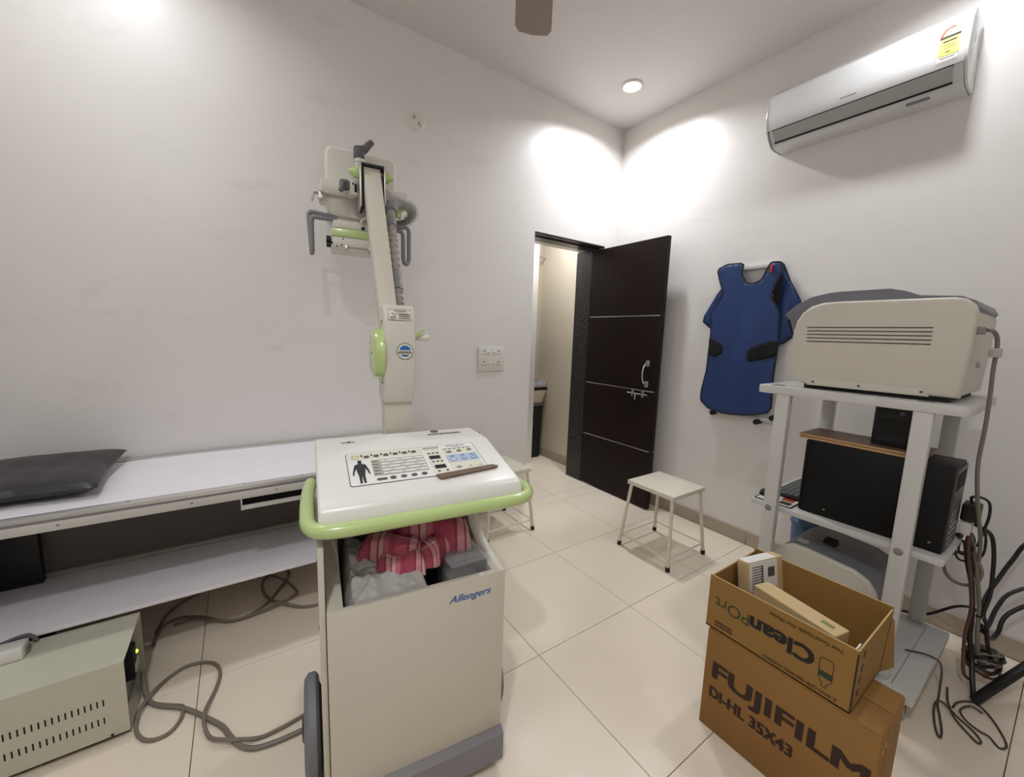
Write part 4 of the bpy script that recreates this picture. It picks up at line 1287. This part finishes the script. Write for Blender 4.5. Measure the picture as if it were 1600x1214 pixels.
# boards on the tower
for k, (dz, dy, dxx) in enumerate(((0, 0, 0), (.0105, .004, .004))):
    b1 = thing('wooden_board', ('lower' if k == 0 else 'upper') + ' brown laminate board of the two resting on the black computer', 'board', (0, 0, .9635 + dz), 0, 'boards on the computer')
    B().box(-.775 + dxx, -.560, -2.225, -1.832 + dy, 0, .0095, bev=.001, seg=1).build('panel', PLY, b1, smooth=0)
    B().box(-.7765 + dxx, -.775 + dxx, -2.225, -1.832 + dy, .0005, .0090).box(-.775 + dxx, -.560, -1.832 + dy, -1.8305 + dy, .0005, .0090).build('edge_band', PLYE, b1, smooth=0)
spk = thing('desktop_speaker', 'black box speaker standing on the brown boards under the trolley top', 'speaker', (-.640, -2.112, .9843))
B().prism(rounded(-.075, .075, -.060, .060, .018, 4), 'z', 0, .166, bev=.004).build('cabinet', BLACK, spk)
B().box(-.0765, -.075, -.045, .045, .02, .11, bev=.0005, seg=1).build('front_cloth', RUBBER, spk)
B().cyl((-.075, -.025, .135), (-.078, -.025, .135), .008, n=16).build('dial', DGREY, spk)
kb = thing('keyboard', 'black keyboard on the middle shelf beside the computer tower', 'keyboard', (-.50, -1.775, .6405), 0)
B().hexa([(-.20, -.085, 0), (.17, -.085, 0), (.17, .065, 0), (-.20, .065, 0)], [(-.20, -.085, .024), (.17, -.085, .024), (.17, .065, .012), (-.20, .065, .012)], bev=.003).build('tray', BLACK, kb)
kme = None
for r_ in range(5):
    for c_ in range(15):
        x, y = -.188 + c_ * .0235, .050 - r_ * .026
        z = .0125 + (.065 - y) / .15 * .012
        if kme is None:
            k_ = B().box(0, .020, -.022, 0, 0, .007, bev=.0015, seg=1).build('key', DGREY, kb, smooth=0); kme = k_.data
        else:
            k_ = bpy.data.objects.new('key', kme); COL.objects.link(k_); k_.parent = kb
        k_.location = (x, y, z)
mp_ = thing('mouse_pad', 'printed mouse pad at the corner of the trolley shelf', 'mouse pad', (-.72, -1.775, .6405))
B().prism(rounded(-.095, .085, -.070, .085, .01, 3), 'z', 0, .003).build('pad', BLACK, mp_, smooth=0)
B().box(-.088, .078, -.064, .078, .0031, .0036).build('printed_face', PAPER, mp_, smooth=0)
B().box(-.075, -.03, -.055, -.01, .0037, .0041).build('print_patch', INKG, mp_, smooth=0)
B().box(-.02, .05, -.05, .0, .0037, .0041).build('print_patch', RED, mp_, smooth=0)
ms = thing('computer_mouse', 'small black mouse on the printed pad near the trolley leg', 'mouse', (-.742, -1.712, .6448))
B().lathe([(0, .030), (.014, .028), (.024, .020), (.029, .008), (.028, 0), (0, 0)], (0, 0, 0), n=24).build('shell', BLACK, ms)
B().cyl((-.003, -.018, .026), (.003, -.018, .026), .005, n=12).build('scroll_wheel', DGREY, ms)

# lower printer on the base board
p2 = thing('lower_printer', 'grey topped beige printer on the base of the trolley', 'printer', (0, 0, .1285))
e2 = [(-1.790, .02), (-1.786, .20), (-1.795, .275), (-1.822, .325), (-1.862, .350), (-1.92, .352), (-2.085, .338), (-2.13, .318), (-2.160, .28), (-2.176, .22), (-2.176, .02)]
B().prism(e2, 'x', -.800, -.772, bev=.010, seg=3).build('end_panel', BEIGE, p2)
B().prism([(-1.98 + (y + 1.98) * .86, .185 + (z - .185) * .86) for y, z in e2], 'x', -.8045, -.798, bev=.004).build('panel_inset', BEIGE, p2)
B().prism([(-1.98 + (y + 1.98) * .985, .185 + (z - .185) * .985) for y, z in e2], 'x', -.774, -.452, bev=.004).build('body', PGREY, p2)
B().box(-.74, -.70, -1.90, -1.86, .3480, .3510).build('control_label', OVGREY, p2, smooth=0)
B().hexa([(-.66, -1.93, .340), (-.60, -1.93, .340), (-.60, -1.98, .340), (-.66, -1.98, .340)], [(-.65, -1.93, .357), (-.60, -1.93, .365), (-.60, -1.975, .365), (-.65, -1.975, .357)], bev=.003).build('paper_stop', SLOT, p2)
for x in (-.76, -.48):
    for y in (-1.83, -2.13):
        B().cyl((x, y, 0), (x, y, .022), .014, n=14).build('foot', RUBBER, p2)
bb = thing('blue_bucket', 'blue plastic bucket standing behind the lower printer on the trolley base', 'bucket', (-.386, -1.772, .1285))
B().lathe([(0, 0), (.045, 0), (.058, .30), (.061, .30), (.061, .312), (.056, .312), (.043, .006), (0, .006)], (0, 0, 0), n=36).build('pail', BLUEP, bb)
B().lathe([(.0615, .304), (.064, .308), (.063, .322), (.04, .336), (0, .34)], (0, 0, 0), n=36).build('lid', BLUEP, bb)

# adapter and plugs at the back of the tower
ad = thing('power_adapter', 'black power adapter plugged in behind the computer tower', 'adapter', (-.50, -2.332, .748))
B().box(-.04, .04, -.026, .022, -.030, .036, bev=.006).build('block', BLACK, ad)
B().tube([(.0, .0, .036), (-.005, .004, .060), (0, -.018, .066), (.01, -.040, .05), (.01, -.046, 0), (.02, -.040, -.06), (.04, -.03, -.14)], .0045, n=8).build('cord', CABLEB, ad)
pg = thing('plug_cluster', 'cream plugs clustered below the black adapter behind the computer', 'plug', (-.50, -2.325, .690))
for k in range(3):
    B().box(-.035 + k * .024, -.014 + k * .024, -.018, .012, -.028 + .004 * k, .022, bev=.004).build('plug', SWITCH, pg)
    B().cyl((-.025 + k * .024, -.004, -.05), (-.025 + k * .024, -.004, -.026), .005, n=10).build('strain_relief', SWITCH, pg)

# hanging cables: each one its own thing
def hang(label, pts, r, m, sub=5):
    o = B().tube(pts, r, n=8, sub=sub).build('hanging_cable', m)
    return tag(o, label, 'cable')
hang('thick black cable falling straight down behind the computer', [(-.50, -2.325, .640), (-.47, -2.335, .60), (-.44, -2.345, .52), (-.41, -2.365, .42), (-.40, -2.378, .31), (-.40, -2.383, .21), (-.41, -2.40, .13), (-.45, -2.415, .06), (-.50, -2.43, .012)], .0085, CABLEB)
hang('brown cable in the middle of the cable bundle', [(-.505, -2.338, .650), (-.46, -2.345, .56), (-.42, -2.36, .44), (-.41, -2.374, .33), (-.41, -2.372, .22), (-.42, -2.378, .14), (-.45, -2.39, .07), (-.44, -2.41, .05)], .006, CABLEBR)
hang('grey cable twisting down the cable bundle', [(-.48, -2.340, .660), (-.43, -2.358, .56), (-.40, -2.375, .45), (-.39, -2.392, .34), (-.40, -2.40, .25), (-.39, -2.41, .16), (-.36, -2.42, .09), (-.33, -2.44, .03)], .007, CABLEG)
hang('black cable bowing out to the right of the bundle', [(-.49, -2.350, .700), (-.42, -2.385, .66), (-.38, -2.400, .58), (-.37, -2.408, .48), (-.38, -2.412, .40), (-.39, -2.406, .32), (-.40, -2.42, .28), (-.38, -2.43, .20), (-.36, -2.45, .12)], .007, CABLEB)
hang('thin black cable crossing low from the trolley leg to the bundle', [(-.27, -2.150, .095 + .03), (-.22, -2.19, .12), (-.20, -2.239, .135), (-.21, -2.314, .223), (-.26, -2.362, .27), (-.34, -2.38, .30)], .006, CABLEB)
hang('black cable leaving the bundle towards the upper right', [(-.40, -2.395, .30), (-.30, -2.40, .36), (-.22, -2.415, .41), (-.18, -2.440, .50), (-.15, -2.48, .60), (-.08, -2.60, .62), (-.02, -2.70, .60)], .0075, CABLEB)
hang('black cable leaving the bundle towards the lower right', [(-.38, -2.410, .24), (-.30, -2.42, .24), (-.22, -2.43, .30), (-.15, -2.46, .36), (-.08, -2.58, .46), (-.02, -2.72, .55)], .0075, CABLEB)
hang('black cable dipping to the floor right of the bundle', [(-.39, -2.405, .27), (-.33, -2.43, .20), (-.25, -2.445, .20), (-.18, -2.46, .27), (-.10, -2.56, .38), (-.02, -2.75, .56)], .008, CABLEB)
hang('thin black cable with a small loop below the plugs', [(-.50, -2.330, .66), (-.49, -2.318, .60), (-.48, -2.325, .565), (-.46, -2.348, .57), (-.45, -2.352, .62), (-.47, -2.345, .655)], .0035, CABLEB)
hang('thin black cable curving wide around the plugs', [(-.52, -2.320, .665), (-.50, -2.31, .59), (-.46, -2.32, .535), (-.43, -2.35, .53), (-.41, -2.375, .56), (-.42, -2.378, .62), (-.45, -2.372, .68)], .004, CABLEB)
hang('grey cable coil hanging under the edge of the middle shelf', [(-.40 + .0 * k, -2.330 + .052 * math.cos(a), .478 + .068 * math.sin(a)) for k, a in enumerate([R(30 + 36 * k) for k in range(21)])], .0065, CABLEG, 4)
hang('black cable running along the shelf edge to the tower', [(-.55, -2.315, .660), (-.50, -2.33, .640), (-.45, -2.345, .60), (-.42, -2.355, .54), (-.41, -2.36, .44)], .008, CABLEB)
wo_ = thing('wall_outlet', 'white wall outlet plate beside the cable bundle on the right wall', 'wall outlet', (0, -2.725, .585))
B().box(-.012, 0, -.075, .075, -.055, .055, bev=.003).build('plate', SWITCH, wo_)
for k in range(3):
    B().box(-.034, -.012, -.045 + .03 * k, -.02 + .03 * k, -.03, .03, bev=.003).build('plug', BLACK, wo_)
# coiled cable heap low in the bundle
for q, (m, rr, zc) in enumerate(((CABLEG, .060, .085), (CABLEB, .068, .10), (CABLEG, .052, .115), (CABLEBR, .062, .07))):
    pts = []
    for k in range(26):
        a = R(k * 41 + q * 50)
        w_ = rr * (1 + .12 * math.sin(k * 1.7 + q))
        pts.append((-.335 + w_ * math.cos(a) * .9, -2.425 + w_ * math.sin(a) * .75, zc + .014 * math.sin(k * .9 + q) + .0012 * k))
    o = B().tube(pts, .0052, n=7, sub=4).build('cable_coil', m)
    tag(o, ['grey cable coil at the bottom of the heap by the wall', 'black cable coil wound through the heap by the wall', 'grey cable coil on top of the heap by the wall', 'brown cable coil low in the heap by the wall'][q], 'cable', 'coiled cables by the wall')
br = thing('cable_trunking', 'dark plastic trunking bar slanting up from the floor beside the cables', 'trunking')
p0, p1 = V((-.520, -2.432, .016)), V((-.30, -2.56, .20))
dvec = (p1 - p0).normalized()
qm = dvec.to_track_quat('X', 'Z').to_matrix().to_4x4()
Ln = (p1 - p0).length
B().box(0, Ln, -.013, .013, -.011, .011, bev=.002, M=Matrix.Translation(p0) @ qm).build('channel', RUBBER, br)
B().box(.002, Ln - .002, -.010, .010, .011, .014, bev=.001, M=Matrix.Translation(p0) @ qm).build('cover_strip', BLACK, br)
# cables lying on the floor by the trolley
cabE = [(-0.60, -2.24, .1335), (-0.56, -2.30, .1345), (-0.56, -2.338, .118), (-0.600, -2.350, .03), (-0.641, -2.354, .006), (-0.717, -2.372, .005), (-0.791, -2.388, .005), (-0.832, -2.390, .005), (-0.801, -2.375, .005), (-0.723, -2.357, .006), (-0.655, -2.350, .014), (-0.634, -2.366, .016), (-0.663, -2.412, .006), (-0.691, -2.451, .005), (-0.722, -2.473, .005), (-0.745, -2.469, .005), (-0.719, -2.441, .005), (-0.681, -2.405, .008), (-.64, -2.385, .016), (-.58, -2.372, .006), (-.50, -2.36, .005)]
tag(B().tube(cabE, .0034, n=8, sub=5).build('floor_cable', CABLED), 'dark cable crossing the trolley base and folding on the floor', 'cable')
cabF = [(-0.614, -2.391), (-0.561, -2.398), (-0.511, -2.43), (-0.528, -2.464), (-0.589, -2.5), (-0.667, -2.527), (-0.704, -2.514), (-0.671, -2.487), (-0.680, -2.466), (-0.660, -2.43), (-0.62, -2.41), (-.56, -2.43), (-.55, -2.46)]
tag(B().tube(zpath(cabF, .0034, {10: .010, 11: .01, 9: .006, 8: .006}), .0034, n=8, sub=5).build('floor_cable', CABLED), 'dark cable lying in an open loop on the floor at the lower right', 'cable')

# ================================================================== CARDBOARD BOXES
fb = thing('film_carton', 'closed brown cardboard carton on the floor with large dark lettering', 'cardboard box', (0, 0, 0))
FX0, FX1, FY0, FY1, FH = -1.500, -1.276, -2.345, -1.880, .374
B().box(FX0, FX1, FY0, FY1, 0.0005, FH - .003, bev=.004).build('carton', CARD2, fb)
for (x0, x1) in ((FX0 + .002, (FX0 + FX1) / 2 - .002), ((FX0 + FX1) / 2 + .002, FX1 - .002)):
    B().hexa([(x0, FY0 + .003, FH - .003), (x1, FY0 + .003, FH - .003), (x1, FY1 - .003, FH - .003), (x0, FY1 - .003, FH - .003)], [(x0, FY0 + .003, FH), (x1, FY0 + .006, FH - .001), (x1, FY1 - .003, FH), (x0, FY1 - .003, FH)], bev=.001).build('top_flap', CARD2, fb)
B().box(FX0 + .06, FX1 - .04, FY0 - .002, FY0 + .001, .22, FH - .01).build('end_flap', CARD2, fb, smooth=0)
for k in range(9):
    B().box(FX0 + .03 + .02 * k, FX0 + .038 + .02 * k, FY0 - .0012, FY0 + .001, .30 + .012 * math.sin(k * 2), .315 + .012 * math.sin(k * 2)).build('torn_mark', CARDE, fb, smooth=0)
text_obj('lettering', 'FUJIFILM', INKB, fb, (FX0, -1.913, .186), (0, -1, 0), (0, 0, 1), .418, .076, bold=.034)
text_obj('lettering', 'DI-HL 35X43', INKB, fb, (FX0, -1.909, .128), (0, -1, 0), (0, 0, 1), .254, .038, bold=.04)

ob = thing('open_carton', 'open brown cardboard carton with upside down print on top of another carton', 'cardboard box', (0, 0, .3745))
OB_X0, OB_X1, OB_Y0, OB_Y1, OB_H = -1.494, -1.172, -2.275, -1.866, .190
w_ = .005
wl = B()
wl.box(OB_X0, OB_X1, OB_Y0, OB_Y1, 0, w_)
wl.box(OB_X0, OB_X0 + w_, OB_Y0, OB_Y1, 0, OB_H, bev=.0012, seg=1)
wl.build('front_wall', CARD, ob, smooth=0)
B().box(OB_X1 - w_, OB_X1, OB_Y0, OB_Y1, 0, OB_H + .006, bev=.0012, seg=1).build('rear_wall', CARD, ob, smooth=0)
B().box(OB_X0 + w_, OB_X1 - w_, OB_Y0, OB_Y0 + w_, 0, OB_H - .002, bev=.0012, seg=1).build('end_wall', CARD, ob, smooth=0)
B().box(OB_X0 + w_, OB_X1 - w_, OB_Y1 - w_, OB_Y1, 0, OB_H - .006, bev=.0012, seg=1).build('end_wall', CARD, ob, smooth=0)
e_ = B()
e_.box(OB_X0 + .0005, OB_X0 + w_ - .0005, OB_Y0, OB_Y1, OB_H - .0005, OB_H + .0006)
e_.box(OB_X1 - w_ + .0005, OB_X1 - .0005, OB_Y0, OB_Y1, OB_H + .0055, OB_H + .0066)
e_.box(OB_X0 + w_, OB_X1 - w_, OB_Y0 + .0005, OB_Y0 + w_ - .0005, OB_H - .0025, OB_H - .0014)
e_.build('cut_edge', CARDE, ob, smooth=0)
# bulged torn corner and creases on the short side
B().hexa([(OB_X1 - .06, OB_Y0 - .001, .0), (OB_X1, OB_Y0 - .001, .0), (OB_X1 + .003, OB_Y0 - .022, .0), (OB_X1 - .03, OB_Y0 - .012, .0)], [(OB_X1 - .02, OB_Y0 - .001, .15), (OB_X1, OB_Y0 - .001, .16), (OB_X1 + .004, OB_Y0 - .006, .15), (OB_X1 - .01, OB_Y0 - .004, .15)], bev=.002).build('torn_flap', CARD, ob)
B().box(OB_X0 - .0008, OB_X0 + .001, OB_Y0 - .001, OB_Y0 + .003, .005, OB_H - .01).build('corner_crease', INKB, ob, smooth=0)
for k, (x, z) in enumerate(((-1.45, .15), (-1.455, .11), (-1.46, .075), (-1.465, .04))):
    B().hexa([(x, OB_Y0 - .001, z), (x + .014, OB_Y0 - .001, z), (x + .014, OB_Y0 + .0005, z), (x, OB_Y0 + .0005, z)], [(x + .006, OB_Y0 - .001, z + .016), (x + .016, OB_Y0 - .001, z + .020), (x + .016, OB_Y0 + .0005, z + .020), (x + .006, OB_Y0 + .0005, z + .016)]).build('worn_print', INKB, ob, smooth=0)
# upside-down print: reading direction +y, up = -z
UPR, UPV = (0, 1, 0), (0, 0, -1)
zz_ = -.3745
text_obj('lettering', 'Clean', INK, ob, (OB_X0, -2.180, .497 + zz_), UPR, UPV, .172, .050, bold=.04)
text_obj('lettering', 'POrt', INKG, ob, (OB_X0, -2.003, .497 + zz_), UPR, UPV, .112, .042, bold=-.004)
text_obj('lettering', 'Your Good Health, Our Mission', INKB, ob, (OB_X0, -2.244, .545 + zz_), UPR, UPV, .186, .012, bold=.015)
text_obj('lettering', 'A WHO-GMP CERTIFIED COMPANY', INKB, ob, (OB_X0, -2.244, .396 + zz_), UPR, UPV, .194, .010, bold=.015)
for r_ in range(2):
    for c_ in range(7):
        B().box(OB_X0 - .0008, OB_X0, -1.955 + c_ * .0085, -1.949 + c_ * .0085, .392 + r_ * .011 + zz_, .399 + r_ * .011 + zz_).build('small_print', INKB, ob, smooth=0)
# bottle pictogram (upside down)
bo_ = [(-.016, .0), (-.016, .055), (-.010, .066), (-.005, .070), (-.006, .080), (.006, .080), (.005, .070), (.010, .066), (.016, .055), (.016, 0), (.010, -.006), (-.010, -.006)]
cyb, czb = -2.212, .488
lp = [V((OB_X0 - .0008, cyb + a, czb - b + zz_)) for a, b in bo_]
B().tube(lp, .0009, n=6, raw=True, closed=True).build('bottle_outline', INKB, ob)
B().box(OB_X0 - .0010, OB_X0, cyb - .0155, cyb + .0155, czb - .052 + zz_, czb - .034 + zz_).build('bottle_band', INKG, ob, smooth=0)

lc = thing('long_carton', 'slim pale carton lying inside the open cardboard box', 'carton', (0, 0, .382))
Mlc = Matrix.Translation((-1.362, -2.088, 0)) @ Matrix.Rotation(R(-13), 4, 'Z') @ Matrix.Rotation(R(0), 4, 'X')
B().box(-.034, .034, -.128, .128, 0, .148, bev=.002, seg=1, M=Mlc).build('sleeve', CARTON, lc)
B().box(-.008, .008, -.105, -.070, .1481, .1487, M=Mlc).build('green_tag', mat('tag_green', (120, 130, 70), .6), lc, smooth=0)
B().box(-.0348, -.034, -.09, -.06, .06, .09, M=Mlc).box(-.0348, -.034, .02, .06, .06, .10, M=Mlc).build('faint_print', mat('faint_print', (168, 146, 104), .8), lc, smooth=0)
lb_ = thing('labelled_carton', 'carton with a white printed label tilted in the end of the open box', 'carton', (0, 0, .382))
Mlb = Matrix.Translation((-1.262, -1.942, .0)) @ Matrix.Rotation(R(-14), 4, 'Z') @ Matrix.Rotation(R(-9), 4, 'X')
B().box(-.085, .092, -.028, .018, .014, .200, bev=.002, seg=1, M=Mlb).build('sleeve', CARTON, lb_)
B().box(-.080, .060, -.0288, -.028, .095, .197, M=Mlb).box(-.080, .060, -.028, .016, .2001, .2007, M=Mlb).build('paper_label', PAPER, lb_, smooth=0)
for k in range(9):
    B().box(-.070 + .0005 * k, -.010 + .02 * ((k * 3) % 3), -.0293, -.0288, .102 + .0095 * k, .105 + .0095 * k, M=Mlb).build('label_print', INK, lb_, smooth=0)
B().box(-.020, -.014, -.0293, -.0288, .10, .178, M=Mlb).box(.012, .046, -.0293, -.0288, .135, .170, M=Mlb).build('label_bars', BUTTON, lb_, smooth=0)
pp = B().box(-1.475, -1.425, -2.263, -2.259, .39, .548).build('paper_slip', PAPER)
tag(pp, 'small white printed slip standing in the right corner of the open box', 'paper slip')

# ================================================================== THINGS IN THE PASSAGE
bn = thing('pedestal_bin', 'dark narrow pedestal standing on the passage floor', 'bin', (-.075, .985, 0))
B().hexa([(-.05, -.05, 0), (.045, -.05, 0), (.045, .06, 0), (-.05, .06, 0)], [(-.075, -.07, .60), (.055, -.07, .60), (.055, .08, .60), (-.075, .08, .60)], bev=.008).build('bin_body', RUBBER, bn)
B().box(-.08, .06, -.075, .085, .60, .625, bev=.004).build('bin_lid', DGREY, bn)
ba = thing('wash_basin', 'small beige basin with a dark rim on the passage wall', 'basin', (-.075, .985, .626))
B().hexa([(-.10, -.06, 0), (.05, -.06, 0), (.05, .08, 0), (-.10, .08, 0)], [(-.18, -.09, .155), (.085, -.09, .155), (.085, .10, .155), (-.18, .10, .155)], bev=.012).build('bowl', INWALL, ba)
B().box(-.185, .09, -.095, .105, .155, .185, bev=.006).build('rim', BLACK, ba)
bk = thing('striped_basket', 'blue and white striped basket on the passage basin', 'basket', (-.075, .985, .812))
B().prism(rounded(-.17, .095, -.09, .10, .04, 5), 'z', 0, .05, bev=.006).build('basket', PAPER, bk)
for k in range(9):
    B().box(-.155 + .027 * k, -.142 + .027 * k, -.0915, .10, .004, .0515, bev=.002).build('stripe', BLUEP, bk)
cu = thing('shower_curtain', 'white curtain strip hanging in the passage', 'curtain', (0, 0, 0))
def curt(m0, z0, z1, name, m):
    o = B().grid(24, 8, lambda s, t: V((-.30 + .17 * s, 1.045 + .014 * math.sin(s * 26), z0 + (z1 - z0) * t))).build(name, m, cu, smooth=60)
    q = o.modifiers.new('solid', 'SOLIDIFY'); q.thickness = .002
curt(0, 1.75, 2.22, 'upper_cloth', PAPER)
curt(0, .85, 1.75, 'lower_cloth', mat('curtain_taupe', (150, 140, 124), .8))
B().cyl((-1.0, 1.045, 2.235), (.028, 1.045, 2.235), .010).build('rail', CHROME, cu)
ch = thing('shower_pipe', 'curved chrome pipe high in the passage', 'pipe', (0, 0, 0))
B().tube([(-.21, 1.098, 2.36), (-.21, 1.04, 2.355), (-.205, 1.0, 2.33), (-.20, .985, 2.28), (-.215, .975, 2.255), (-.24, .975, 2.25)], .011, n=12).build('arm', CHROME, ch)
B().lathe([(0, .012), (.028, .008), (.032, 0), (0, 0)], (-.21, 1.099, 2.36), (0, -1, 0), n=20).build('flange', CHROME, ch)
